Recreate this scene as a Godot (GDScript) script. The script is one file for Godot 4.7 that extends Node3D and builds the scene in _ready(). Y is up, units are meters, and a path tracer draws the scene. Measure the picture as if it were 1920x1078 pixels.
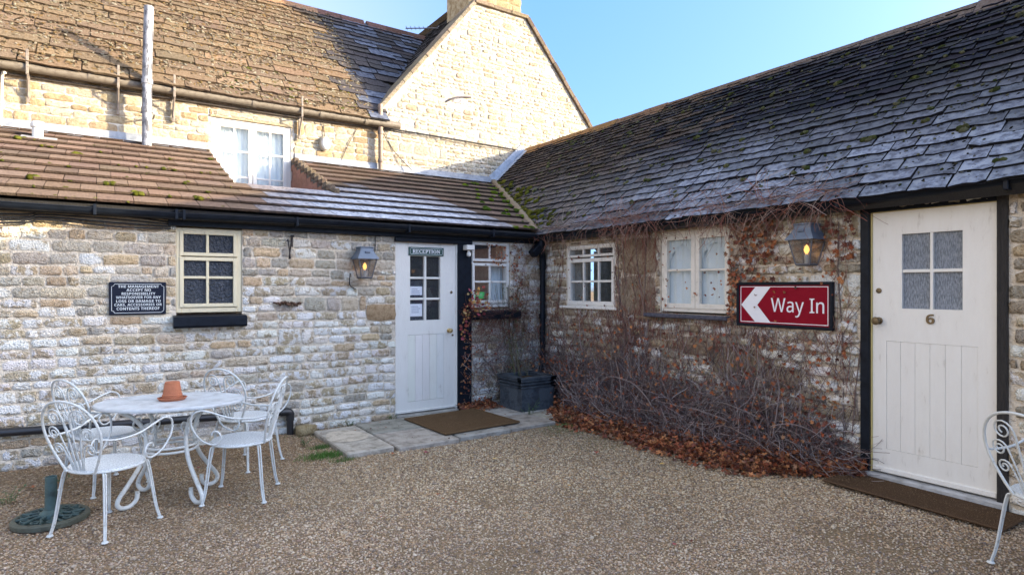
extends Node3D

const CAM := Vector3(-4.817, 1.47, 6.34)
const YAW := 34.3
const FOV := 50.77
const SUN := Vector3(-1.0, -0.305, -0.74)      # the way the sunlight travels
const ZM := -2.95                             # plane of the main house's front
var M := {}
var rng := RandomNumberGenerator.new()
var fwd := Vector3.ZERO
var noise := FastNoiseLite.new()


# ------------------------------------------------------------------ mesh builder
class MB:
	var v := PackedVector3Array()
	var n := PackedVector3Array()
	var uv := PackedVector2Array()
	var c := PackedColorArray()
	var idx := PackedInt32Array()
	var T := Transform3D()
	var col := Color.WHITE
	var uo := Vector2.ZERO

	func vert(p: Vector3, nn: Vector3, u: Vector2) -> int:
		v.append(T * p)
		n.append((T.basis * nn).normalized())
		uv.append(u + uo)
		c.append(col)
		return v.size() - 1

	func tri(a: int, b: int, d: int) -> void:
		var g := (v[b] - v[a]).cross(v[d] - v[a])
		if g.dot(n[a] + n[b] + n[d]) > 0.0:
			idx.append(a); idx.append(d); idx.append(b)
		else:
			idx.append(a); idx.append(b); idx.append(d)

	func face(p: Array, hint: Vector3) -> void:      # a flat polygon, its normal on the side of hint
		var nn: Vector3 = (p[1] - p[0]).cross(p[2] - p[0])
		if nn.length_squared() < 1e-16 and p.size() > 3:
			nn = (p[2] - p[0]).cross(p[3] - p[0])
		if nn.length_squared() < 1e-16:
			return
		nn = nn.normalized()
		if nn.dot(hint) < 0.0:
			nn = -nn
		var a := absf(nn.x)
		var b := absf(nn.y)
		var d := absf(nn.z)
		var first := -1
		for q: Vector3 in p:
			var u := Vector2(q.x, q.y)
			if a > b and a > d:
				u = Vector2(q.z, q.y)
			elif b > d:
				u = Vector2(q.x, q.z)
			var i := vert(q, nn, u)
			if first < 0:
				first = i
		for k in range(1, p.size() - 1):
			tri(first, first + k, first + k + 1)

	func box(lo: Vector3, hi: Vector3, bev := 0.0) -> void:
		var m := (lo + hi) * 0.5
		var h := (hi - lo) * 0.5
		bev = minf(bev, minf(h.x, minf(h.y, h.z)) * 0.8)
		for ax in 3:
			for s in [-1.0, 1.0]:
				var nn := Vector3.ZERO
				nn[ax] = s
				var a := (ax + 1) % 3
				var b := (ax + 2) % 3
				var p := []
				for q in [[-1, -1], [1, -1], [1, 1], [-1, 1]]:
					var w := Vector3.ZERO
					w[ax] = s * h[ax]
					w[a] = q[0] * (h[a] - bev)
					w[b] = q[1] * (h[b] - bev)
					p.append(m + w)
				face(p, nn)
		if bev <= 0.0:
			return
		for ax in 3:
			var a := (ax + 1) % 3
			var b := (ax + 2) % 3
			for sa in [-1.0, 1.0]:
				for sb in [-1.0, 1.0]:
					var p := []
					for q in [[-1, 0], [1, 0], [1, 1], [-1, 1]]:
						var w := Vector3.ZERO
						w[ax] = q[0] * (h[ax] - bev)
						w[a] = sa * (h[a] - (bev if q[1] == 1 else 0.0))
						w[b] = sb * (h[b] - (0.0 if q[1] == 1 else bev))
						p.append(m + w)
					var hint := Vector3.ZERO
					hint[a] = sa
					hint[b] = sb
					face(p, hint)
		for sx in [-1.0, 1.0]:
			for sy in [-1.0, 1.0]:
				for sz in [-1.0, 1.0]:
					var s := Vector3(sx, sy, sz)
					var p := []
					for k in 3:
						var w := s * (h - Vector3.ONE * bev)
						w[k] = s[k] * h[k]
						p.append(m + w)
					face(p, s)

	func tube(pts: Array, r, sides := 6, caps := true) -> void:
		var k := pts.size()
		if k < 2:
			return
		var t: Vector3 = (pts[1] - pts[0]).normalized()
		var a := t.cross(Vector3.UP if absf(t.y) < 0.9 else Vector3.RIGHT).normalized()
		var base := v.size()
		var along := 0.0
		for i in k:
			var tt: Vector3
			if i == 0:
				tt = t
			elif i == k - 1:
				tt = (pts[i] - pts[i - 1]).normalized()
			else:
				tt = (pts[i + 1] - pts[i - 1]).normalized()
			if i > 0:
				along += pts[i].distance_to(pts[i - 1])
			a = (a - tt * a.dot(tt)).normalized()
			var b := tt.cross(a)
			var rr: float = r[i] if r is Array else r
			for j in sides + 1:
				var w := TAU * j / sides
				var d := a * cos(w) + b * sin(w)
				vert(pts[i] + d * rr, d, Vector2(rr * w, along))
		for i in k - 1:
			for j in sides:
				var p := base + i * (sides + 1) + j
				tri(p, p + 1, p + sides + 2)
				tri(p, p + sides + 2, p + sides + 1)
		if caps:
			for e in [0, k - 1]:
				var nn: Vector3 = (pts[0] - pts[1]) if e == 0 else (pts[k - 1] - pts[k - 2])
				var ring := []
				for j in sides:
					ring.append(T.affine_inverse() * v[base + e * (sides + 1) + j])
				face(ring, nn)

	func lathe(prof: Array, sides := 24, scl := Vector2.ONE, at := Vector3.ZERO) -> void:    # prof: Vector2(radius, y)
		for i in prof.size() - 1:
			var p: Vector2 = prof[i]
			var q: Vector2 = prof[i + 1]
			var e := q - p
			if e.length() < 1e-6:
				continue
			var nn := Vector2(e.y, -e.x).normalized()
			var base := v.size()
			for j in sides + 1:
				var w := TAU * j / sides
				var d := Vector3(cos(w) * scl.x, 0, sin(w) * scl.y)
				var nd := Vector3(cos(w) / scl.x * nn.x, nn.y, sin(w) / scl.y * nn.x).normalized()
				vert(at + d * p.x + Vector3(0, p.y, 0), nd, Vector2(d.x, d.z) * p.x if absf(nn.y) > 0.7 else Vector2(w * 0.1, p.y))
				vert(at + d * q.x + Vector3(0, q.y, 0), nd, Vector2(d.x, d.z) * q.x if absf(nn.y) > 0.7 else Vector2(w * 0.1, q.y))
			for j in sides:
				var b := base + j * 2
				if p.x > 1e-6:
					tri(b, b + 2, b + 1)
				if q.x > 1e-6:
					tri(b + 1, b + 2, b + 3)

	func prism(poly: PackedVector2Array, n0: float, n1: float) -> void:       # polygon in x,y pushed from z=n0 to n1
		var t := Geometry2D.triangulate_polygon(poly)
		for z in [n0, n1]:
			for k in range(0, t.size(), 3):
				face([Vector3(poly[t[k]].x, poly[t[k]].y, z), Vector3(poly[t[k + 1]].x, poly[t[k + 1]].y, z), Vector3(poly[t[k + 2]].x, poly[t[k + 2]].y, z)], Vector3(0, 0, 1 if z == maxf(n0, n1) else -1))
		var turn := 1.0 if not Geometry2D.is_polygon_clockwise(poly) else -1.0
		for k in poly.size():
			var p := poly[k]
			var q := poly[(k + 1) % poly.size()]
			var e := (q - p) * turn
			face([Vector3(p.x, p.y, n0), Vector3(q.x, q.y, n0), Vector3(q.x, q.y, n1), Vector3(p.x, p.y, n1)], Vector3(e.y, -e.x, 0))

	func add(o: MB) -> void:
		var b := v.size()
		v.append_array(o.v); n.append_array(o.n); uv.append_array(o.uv); c.append_array(o.c)
		for i in o.idx:
			idx.append(b + i)

	func smooth(from: int) -> void:      # average the normals of vertices from index on that share a place
		var sums := {}
		for i in range(from, v.size()):
			var k := Vector3i(v[i] * 20000.0)
			sums[k] = sums.get(k, Vector3.ZERO) + n[i]
		for i in range(from, v.size()):
			n[i] = sums[Vector3i(v[i] * 20000.0)].normalized()

	func surface(m: ArrayMesh, off: Vector3) -> void:
		var w := v
		if off != Vector3.ZERO:
			w = v.duplicate()
			for i in w.size():
				w[i] -= off
		var a := []
		a.resize(Mesh.ARRAY_MAX)
		a[Mesh.ARRAY_VERTEX] = w
		a[Mesh.ARRAY_NORMAL] = n
		a[Mesh.ARRAY_TEX_UV] = uv
		a[Mesh.ARRAY_COLOR] = c
		a[Mesh.ARRAY_INDEX] = idx
		m.add_surface_from_arrays(Mesh.PRIMITIVE_TRIANGLES, a)


# ------------------------------------------------------------------ nodes
func origin_of(o: Node) -> Vector3:
	var s := Vector3.ZERO
	while o is Node3D and o != self:
		s += o.position
		o = o.get_parent()
	return s

func numbered(called: String, parent: Node) -> String:
	if not parent.has_node(called):
		return called
	var key := "count_" + called
	var k: int = parent.get_meta(key, 0) + 1
	while parent.has_node("%s_%03d" % [called, k]):
		k += 1
	parent.set_meta(key, k)
	return "%s_%03d" % [called, k]

func part(called: String, mb: MB, mat: Material, parent: Node = self, kind := "") -> MeshInstance3D:
	var o := MeshInstance3D.new()
	o.name = numbered(called, parent)
	parent.add_child(o, true)
	var m := ArrayMesh.new()
	mb.surface(m, origin_of(parent))
	m.surface_set_material(0, mat)
	o.mesh = m
	if kind:
		o.set_meta("kind", kind)
	return o

func tag(o: Node, label: String, category: String, group := "") -> Node:
	o.set_meta("label", label)
	o.set_meta("category", category)
	if group:
		o.set_meta("group", group)
	return o

func thing(called: String, label: String, category: String, at := Vector3.ZERO, group := "") -> Node3D:
	var o := Node3D.new()
	o.name = numbered(called, self)
	add_child(o, true)
	o.position = at
	tag(o, label, category, group)
	return o

func score(p: Vector3, nn: Vector3, area: float) -> float:
	var d := p - CAM
	var z := d.dot(fwd)
	if z < 0.3:
		return 0.0
	var right := fwd.cross(Vector3.UP).normalized()
	if absf(d.dot(right) / z) > 0.86 or absf(d.y / z) > 0.49:
		return 0.0
	return area * maxf(0.0, -nn.dot(d.normalized())) / d.length_squared()

# pieces: [{mb, mat, p, n, area, parent}] -> the largest in view become parts, the rest one part of kind stuff
func place(pieces: Array, called: String, most: int, rest_called: String, rest_parent: Node) -> void:
	for d in pieces:
		d.s = score(d.p, d.n, d.area)
	pieces.sort_custom(func(a, b): return a.s > b.s)
	var rest := {}
	for i in pieces.size():
		var d: Dictionary = pieces[i]
		if i < most and d.s > 0.0:
			part(called, d.mb, d.mat, d.parent)
		else:
			if not rest.has(d.mat):
				rest[d.mat] = MB.new()
			rest[d.mat].add(d.mb)
	if rest.is_empty():
		return
	var o := MeshInstance3D.new()
	o.name = numbered(rest_called, rest_parent)
	rest_parent.add_child(o, true)
	var m := ArrayMesh.new()
	for k in rest:
		rest[k].surface(m, origin_of(rest_parent))
		m.surface_set_material(m.get_surface_count() - 1, k)
	o.mesh = m
	o.set_meta("kind", "stuff")

func copies(called: String, mesh: Mesh, mat: Material, where: Array, tints: Array, parent: Node, kind := "stuff") -> MultiMeshInstance3D:
	var mm := MultiMesh.new()
	mm.transform_format = MultiMesh.TRANSFORM_3D
	mm.use_colors = true
	mm.mesh = mesh
	mm.instance_count = where.size()
	var off := origin_of(parent)
	for i in where.size():
		var t: Transform3D = where[i]
		t.origin -= off
		mm.set_instance_transform(i, t)
		mm.set_instance_color(i, tints[i])
	var o := MultiMeshInstance3D.new()
	o.name = numbered(called, parent)
	o.multimesh = mm
	o.material_override = mat
	o.set_meta("kind", kind)
	parent.add_child(o, true)
	return o

func mesh_of(mb: MB) -> ArrayMesh:
	var m := ArrayMesh.new()
	mb.surface(m, Vector3.ZERO)
	return m

func frame(o: Vector3, u: Vector3, w: Vector3) -> Transform3D:
	return Transform3D(Basis(u, w, u.cross(w)), o)

func mbt(t: Transform3D) -> MB:
	var b := MB.new()
	b.T = t
	return b

func curve(pts: Array, per := 6) -> Array:          # Catmull-Rom through the points
	var out := []
	for i in pts.size() - 1:
		var a: Vector3 = pts[maxi(i - 1, 0)]
		var b: Vector3 = pts[i]
		var d: Vector3 = pts[i + 1]
		var e: Vector3 = pts[mini(i + 2, pts.size() - 1)]
		for k in per:
			out.append(b.cubic_interpolate(d, a, e, float(k) / per))
	out.append(pts[-1])
	return out

func rr(a: float, b: float) -> float:
	return rng.randf_range(a, b)

func pick(list: Array):
	return list[rng.randi() % list.size()]

func jit(col: Color, k: float) -> Color:
	var f := rr(1.0 - k, 1.0 + k)
	return Color(col.r * f * rr(0.96, 1.04), col.g * f, col.b * f * rr(0.95, 1.05))


# ------------------------------------------------------------------ materials
func ramp(stops: Array) -> Gradient:       # [offset, linear r, g, b] ...
	var g := Gradient.new()
	var o := PackedFloat32Array()
	var cs := PackedColorArray()
	for s in stops:
		o.append(s[0])
		cs.append(Color(s[1], s[2], s[3]).linear_to_srgb())
	g.offsets = o
	g.colors = cs
	return g

func ntex(px: int, freq: float, stops: Array, sd: int, kind := FastNoiseLite.TYPE_SIMPLEX_SMOOTH, oct := 5, gain := 0.55) -> NoiseTexture2D:
	var f := FastNoiseLite.new()
	f.noise_type = kind
	f.frequency = freq
	f.seed = sd
	f.fractal_octaves = oct
	f.fractal_gain = gain
	if kind == FastNoiseLite.TYPE_CELLULAR:
		f.cellular_return_type = FastNoiseLite.RETURN_DISTANCE
	var t := NoiseTexture2D.new()
	t.width = px
	t.height = px
	t.seamless = true
	t.noise = f
	if stops.size():
		t.color_ramp = ramp(stops)
	return t

func mat(called: String, col: Color, rough: float, tex: Texture2D = null, scl := 1.0, tri := "", bump: Texture2D = null, relief := 0.0, spec := 0.5) -> StandardMaterial3D:
	var m := StandardMaterial3D.new()
	m.resource_name = called
	m.albedo_color = col.linear_to_srgb()
	m.roughness = rough
	m.metallic_specular = spec
	m.vertex_color_use_as_albedo = true
	if tex:
		m.albedo_texture = tex
	m.uv1_scale = Vector3(scl, scl, scl)
	if tri:
		m.uv1_triplanar = true
		m.uv1_world_triplanar = tri == "world"
	if bump:
		m.heightmap_enabled = true
		m.heightmap_texture = bump
		m.heightmap_scale = relief
	M[called] = m
	return m

func materials() -> void:
	var fine := ntex(512, 0.05, [], 11, FastNoiseLite.TYPE_SIMPLEX_SMOOTH, 6, 0.65)
	var coarse := ntex(512, 0.012, [], 12, FastNoiseLite.TYPE_SIMPLEX_SMOOTH, 6, 0.6)
	var pits := ntex(512, 0.03, [], 13, FastNoiseLite.TYPE_CELLULAR, 3)
	var W := Color.WHITE
	mat("stone", W, 0.9, ntex(512, 0.014, [[0.0, .52, .44, .35], [.3, .80, .74, .65], [.5, .95, .92, .86], [.72, 1, .98, .94], [1, .86, .82, .76]], 21, FastNoiseLite.TYPE_SIMPLEX_SMOOTH, 6, 0.65), 2.2, "", fine, 2.0, 0.25)
	mat("limed_stone", W, 0.9, ntex(512, 0.009, [[0.0, .40, .33, .24], [.22, .58, .51, .41], [.34, .78, .75, .70], [.44, .91, .91, .90], [.80, .95, .95, .95], [1, .80, .77, .71]], 22, FastNoiseLite.TYPE_SIMPLEX_SMOOTH, 6, 0.58), 1.9, "", fine, 1.8, 0.25)
	mat("patchy_stone", W, 0.9, ntex(512, 0.008, [[0.0, .34, .27, .19], [.3, .56, .47, .33], [.46, .64, .55, .42], [.54, .82, .78, .72], [.68, .92, .91, .89], [1, .84, .81, .76]], 23, FastNoiseLite.TYPE_SIMPLEX_SMOOTH, 6, 0.66), 1.9, "", fine, 2.0, 0.25)
	mat("mortar", Color(.98, .98, .98), 0.95, ntex(512, 0.02, [[0.0, .50, .42, .32], [.5, .70, .61, .48], [1, .77, .69, .57]], 24, FastNoiseLite.TYPE_SIMPLEX_SMOOTH, 6, 0.7), 0.8, "world", fine, 1.4, 0.2)
	mat("render", W, 0.95, ntex(1024, 0.012, [[0.0, .25, .195, .13], [.3, .38, .325, .245], [.48, .48, .435, .355], [.6, .55, .52, .455], [1, .58, .56, .51]], 25, FastNoiseLite.TYPE_SIMPLEX_SMOOTH, 7, 0.7), 0.5, "world", coarse, 3.0, 0.2)
	mat("slate", W, 0.75, ntex(512, 0.02, [[0.0, .45, .45, .45], [.45, .8, .8, .8], [.6, 1, 1, 1], [.68, 1.0, .98, .94], [1, .75, .75, .75]], 26, FastNoiseLite.TYPE_SIMPLEX_SMOOTH, 6, 0.7), 1.6, "", fine, 0.6, 0.14)
	mat("frosted_slate", W, 0.7, ntex(512, 0.010, [[0.0, .22, .22, .25], [.3, .42, .43, .48], [.5, .72, .75, .84], [.72, 1, 1, 1], [1, .85, .88, .95]], 27, FastNoiseLite.TYPE_SIMPLEX_SMOOTH, 6, 0.65), 1.8, "", fine, 0.5, 0.4)
	mat("stone_slate", W, 0.9, ntex(512, 0.018, [[0.0, .45, .42, .38], [.4, .75, .72, .68], [.6, .95, .93, .9], [.67, 1, 1, 1], [.70, 1.0, 1.0, 1.0], [1, .8, .8, .75]], 28, FastNoiseLite.TYPE_SIMPLEX_SMOOTH, 6, 0.7), 2.0, "", fine, 1.0, 0.2)
	mat("clay_tile", W, 0.85, ntex(512, 0.02, [[0.0, .5, .48, .46], [.5, .85, .83, .8], [1, 1, 1, 1]], 29, FastNoiseLite.TYPE_SIMPLEX_SMOOTH, 6, 0.7), 1.6, "", fine, 0.7, 0.25)
	mat("white_paint", W, 0.42, ntex(512, 0.008, [[0.0, .66, .63, .58], [.10, .82, .80, .77], [.22, .94, .93, .91], [1, .98, .98, .97]], 30, FastNoiseLite.TYPE_SIMPLEX_SMOOTH, 7, 0.62), 0.9, "world", fine, 0.15)
	M.white_paint.uv1_scale = Vector3(2.4, .6, 2.4)
	mat("worn_paint", W, 0.5, ntex(512, 0.022, [[0.0, .30, .27, .24], [.10, .5, .47, .43], [.16, .84, .83, .80], [.5, .95, .94, .93], [1, .98, .98, .97]], 31, FastNoiseLite.TYPE_SIMPLEX_SMOOTH, 7, 0.65), 0.8, "world", fine, 0.3)
	mat("black_paint", W, 0.38, ntex(512, 0.02, [[0.0, .5, .5, .5], [.5, .9, .9, .9], [1, 1.0, 1.0, 1.0]], 32), 1.0, "world", fine, 0.05, 0.25)
	mat("timber", W, 0.6, ntex(512, 0.02, [[0.0, .4, .38, .36], [.5, .85, .82, .8], [1, 1.0, 1.0, 1.0]], 33), 1.0, "world", fine, 0.6)
	M.timber.uv1_scale = Vector3(6, 0.7, 6)
	mat("lead", W, 0.45, ntex(512, 0.012, [[0.0, .55, .56, .58], [.6, .9, .9, .9], [1, 1, 1, 1]], 34), 0.8, "world", coarse, 0.8)
	mat("iron", W, 0.6, ntex(256, 0.03, [[0.0, .45, .4, .36], [.5, .9, .88, .86], [1, 1, 1, 1]], 35), 2.0, "world", fine, 0.3)
	mat("flaking", W, 0.5, ntex(512, 0.016, [[0.0, .07, .07, .08], [.44, .14, .14, .15], [.53, .46, .47, .49], [1, .66, .66, .66]], 36, FastNoiseLite.TYPE_SIMPLEX_SMOOTH, 6, 0.65), 0.9, "world", fine, 0.3)
	M.flaking.uv1_scale = Vector3(1.4, 0.5, 1.4)
	mat("white_iron", W, 0.5, ntex(256, 0.03, [[0.0, .34, .28, .2], [.16, .55, .53, .48], [.24, .86, .87, .86], [1, .96, .97, .97]], 37), 2.2, "world", fine, 0.25)
	mat("seat_metal", W, 0.5, ntex(256, 0.055, [[0.0, .42, .42, .42], [.14, .5, .5, .5], [.24, .90, .91, .92], [1, 1, 1, 1]], 38, FastNoiseLite.TYPE_CELLULAR, 1), 5.5, "local", null, 0.0)
	mat("table_metal", W, 0.45, ntex(512, 0.01, [[0.0, .5, .48, .44], [.3, .74, .75, .75], [.7, .93, .95, .96], [1, .84, .86, .87]], 39, FastNoiseLite.TYPE_SIMPLEX_SMOOTH, 6, 0.6), 1.2, "local", fine, 0.2)
	mat("terracotta", W, 0.8, ntex(256, 0.02, [[0.0, .7, .66, .62], [1, 1, 1, 1]], 40), 4.0, "local", fine, 0.3)
	mat("coir", W, 1.0, ntex(512, 0.12, [[0.0, .3, .28, .25], [.5, .8, .78, .74], [1, 1.0, 1.0, 1.0]], 41, FastNoiseLite.TYPE_SIMPLEX, 4, 0.7), 2.0, "world", ntex(512, 0.2, [], 42, FastNoiseLite.TYPE_SIMPLEX, 3), 1.5, 0.1)
	mat("paving", W, 0.85, ntex(512, 0.012, [[0.0, .40, .39, .36], [.35, .7, .69, .66], [.6, .9, .89, .86], [1, 1.0, 1.0, .98]], 43, FastNoiseLite.TYPE_SIMPLEX_SMOOTH, 6, 0.62), 0.9, "world", fine, 0.6, 0.3)
	mat("soil", W, 1.0, ntex(1024, 0.05, [[0.0, .10, .07, .04], [.4, .2, .145, .09], [.7, .3, .23, .15], [1, .42, .34, .25]], 44, FastNoiseLite.TYPE_SIMPLEX, 5, 0.75), 1.0, "world", fine, 1.5, 0.1)
	mat("pebble", W, 0.75, null, 1.0, "", null, 0.0, 0.3)
	mat("twig", W, 0.9, null, 1.0, "", null, 0.0, 0.2)
	mat("leaf", W, 0.65, null, 1.0, "", null, 0.0, 0.4)
	M.leaf.backlight_enabled = true
	M.leaf.backlight = Color(.25, .25, .25)
	mat("moss", W, 1.0, ntex(256, 0.06, [[0.0, .35, .35, .3], [.5, .8, .8, .7], [1, 1, 1, 1]], 45), 4.0, "local", fine, 2.0, 0.1)
	mat("planter", W, 0.55, ntex(512, 0.012, [[0.0, .3, .3, .32], [.42, .6, .62, .66], [.6, 1, 1, 1], [1, 1.0, 1.0, 1.0]], 46, FastNoiseLite.TYPE_SIMPLEX_SMOOTH, 6, 0.65), 1.0, "world", fine, 0.4)
	mat("brass", Color(.62, .46, .22), 0.35)
	M.brass.metallic = 0.9
	mat("dark_brass", Color(.16, .12, .07), 0.45)
	M.dark_brass.metallic = 0.8
	mat("sign_red", Color(.27, .006, .020), 0.5, ntex(256, 0.01, [[0.0, .85, .85, .85], [1, 1, 1, 1]], 47), 1.0, "world", null, 0.0, 0.2)
	mat("sign_white", Color(.82, .82, .84), 0.4)
	mat("sign_black", Color(.016, .020, .034), 0.5)
	M.sign_black.metallic_specular = 0.2
	mat("sign_green", Color(.02, .07, .06), 0.4)
	mat("faded_letter", Color(.62, .66, .66), 0.5)
	mat("paper", Color(.78, .80, .84), 0.7)
	mat("ink", Color(.25, .28, .36), 0.7)
	mat("card_green", Color(.05, .62, .10), 0.5)
	mat("cloth", Color(.66, .74, .76), 0.9)
	M.cloth.backlight_enabled = true
	M.cloth.backlight = Color(.5, .5, .5)
	mat("plaster", Color(.45, .42, .38), 0.9)
	mat("plastic_white", Color(.72, .71, .66), 0.4)
	mat("plastic_black", Color(.02, .02, .022), 0.35)
	var g := StandardMaterial3D.new()
	g.resource_name = "glass"
	g.albedo_color = Color(.75, .82, .85, .06)
	g.roughness = 0.03
	g.transparency = BaseMaterial3D.TRANSPARENCY_ALPHA
	M.glass = g
	var lg: StandardMaterial3D = g.duplicate()
	lg.resource_name = "lantern_glass"
	lg.albedo_color = Color(.40, .41, .41, .42)
	lg.roughness = 0.12
	M.lantern_glass = lg
	var ob := mat("obscured_glass", Color.WHITE, 0.16, ntex(512, .085, [[0.0, .015, .02, .03], [.5, .035, .045, .065], [.68, .06, .075, .10], [.82, .15, .18, .22], [1, .42, .46, .52]], 49, FastNoiseLite.TYPE_SIMPLEX, 4, 0.75), 2.2, "world", pits, 3.0, 0.5)  # pale flecks painted in as glints of the patterned glass
	ob.vertex_color_use_as_albedo = false
	var wet := mat("wet_glass", W, 0.25, ntex(512, 0.03, [[0.0, .10, .115, .14], [.4, .20, .225, .255], [.55, .27, .30, .335], [.8, .35, .38, .42], [1, .52, .55, .58]], 48, FastNoiseLite.TYPE_SIMPLEX, 5, 0.7), 1.0, "world", fine, 0.5, 0.5)
	wet.uv1_scale = Vector3(6.0, 1.1, 6.0)
	var bulb := StandardMaterial3D.new()
	bulb.resource_name = "bulb"
	bulb.albedo_color = Color(1, .8, .5)
	bulb.emission_enabled = true
	bulb.emission = Color(1.0, .72, .36)
	bulb.emission_energy_multiplier = 1.1
	M.bulb = bulb
	var globe: StandardMaterial3D = bulb.duplicate()
	globe.resource_name = "lamp_globe"
	globe.emission = Color(1.0, .55, .10)
	globe.emission_energy_multiplier = 0.5
	M.globe = globe


# ------------------------------------------------------------------ sky
func sky_light() -> void:
	var cam := Camera3D.new()
	cam.name = "camera"
	add_child(cam)
	cam.fov = FOV
	cam.near = 0.05
	cam.far = 400.0
	fwd = Vector3(sin(deg_to_rad(YAW)), 0, -cos(deg_to_rad(YAW)))
	cam.look_at_from_position(CAM, CAM + fwd)
	cam.current = true
	var w := 512
	var h := 256
	var img := Image.create_empty(w, h, false, Image.FORMAT_RGBAF)
	var s := -SUN.normalized()
	for y in h:
		var el := PI / 2 - (y + 0.5) / h * PI
		for x in w:
			var ph := ((x + 0.5) / w - 0.5) * TAU
			var d := Vector3(-sin(ph) * cos(el), sin(el), cos(ph) * cos(el))
			var g := acos(clampf(d.dot(s), -1, 1))
			var e := maxf(d.y, 0.0)
			var hz := exp(-e * 3.2)                                  # paler and brighter towards the horizon
			var c := Color(.085, .30, .86).lerp(Color(.34, .60, .95), hz)
			var pale := exp(-g * 2.4)                               # hazy air round the low sun
			c = c.lerp(Color(1.0, .85, .66), clampf(pale * 1.4, 0, 1))
			c = c.lerp(Color(.62, .66, .72), .8 * smoothstep(.42, .85, e))   # added out of view: pales the zenith so the skylight is less blue
			var l := 0.50 + 17.0 * exp(-g * 4.5) + 0.16 * hz
			var anti := maxf(0.0, -d.dot(Vector3(s.x, 0, s.z).normalized()))
			c = c.lerp(Color(1.0, .88, .74), minf(.97, 1.15 * pow(anti, 1.1) * exp(-e * .8)))
			l *= 1.0 + .55 * anti * exp(-e * 1.5)         # the pale belt opposite the sun
			if d.y < 0.0:
				c = Color(.20, .17, .13)
				l = 0.7
			img.set_pixel(x, y, Color(c.r * l, c.g * l, c.b * l, 1))
	var sm := PanoramaSkyMaterial.new()
	sm.panorama = ImageTexture.create_from_image(img)
	var sk := Sky.new()
	sk.sky_material = sm
	var env := Environment.new()
	env.background_mode = Environment.BG_SKY
	env.sky = sk
	env.background_energy_multiplier = 1.0
	env.tonemap_mode = Environment.TONE_MAPPER_LINEAR
	env.tonemap_exposure = 3.0
	env.sdfgi_enabled = true
	env.ssao_enabled = true
	env.ssil_enabled = true
	var we := WorldEnvironment.new()
	we.name = "sky"
	we.environment = env
	add_child(we)
	var sun := DirectionalLight3D.new()
	sun.name = "sun"
	sun.light_energy = 1.35
	sun.light_color = Color(1.0, .92, .78)
	sun.light_angular_distance = 0.5
	sun.shadow_enabled = true
	add_child(sun)
	sun.look_at_from_position(Vector3.ZERO, SUN)


# ------------------------------------------------------------------ walls, stones, tiles
func cells(mb: MB, u0: float, u1: float, v0: float, v1: float, n0: float, n1: float, holes: Array) -> void:
	var us := [u0, u1]
	var vs := [v0, v1]
	for r: Rect2 in holes:
		for x in [r.position.x, r.end.x]:
			if x > u0 and x < u1 and not us.has(x): us.append(x)
		for y in [r.position.y, r.end.y]:
			if y > v0 and y < v1 and not vs.has(y): vs.append(y)
	us.sort()
	vs.sort()
	var solid := func(i: int, j: int) -> bool:
		if i < 0 or j < 0 or i >= us.size() - 1 or j >= vs.size() - 1:
			return false
		var m := Vector2((us[i] + us[i + 1]) / 2, (vs[j] + vs[j + 1]) / 2)
		for r: Rect2 in holes:
			if r.has_point(m):
				return false
		return true
	for i in us.size() - 1:
		for j in vs.size() - 1:
			if not solid.call(i, j):
				continue
			var a: float = us[i]
			var b: float = us[i + 1]
			var c: float = vs[j]
			var d: float = vs[j + 1]
			for z in [n0, n1]:
				mb.face([Vector3(a, c, z), Vector3(b, c, z), Vector3(b, d, z), Vector3(a, d, z)], Vector3(0, 0, 1 if z == n1 else -1))
			if not solid.call(i - 1, j): mb.face([Vector3(a, c, n0), Vector3(a, d, n0), Vector3(a, d, n1), Vector3(a, c, n1)], Vector3.LEFT)
			if not solid.call(i + 1, j): mb.face([Vector3(b, c, n0), Vector3(b, d, n0), Vector3(b, d, n1), Vector3(b, c, n1)], Vector3.RIGHT)
			if not solid.call(i, j - 1): mb.face([Vector3(a, c, n0), Vector3(b, c, n0), Vector3(b, c, n1), Vector3(a, c, n1)], Vector3.DOWN)
			if not solid.call(i, j + 1): mb.face([Vector3(a, d, n0), Vector3(b, d, n0), Vector3(b, d, n1), Vector3(a, d, n1)], Vector3.UP)

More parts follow.
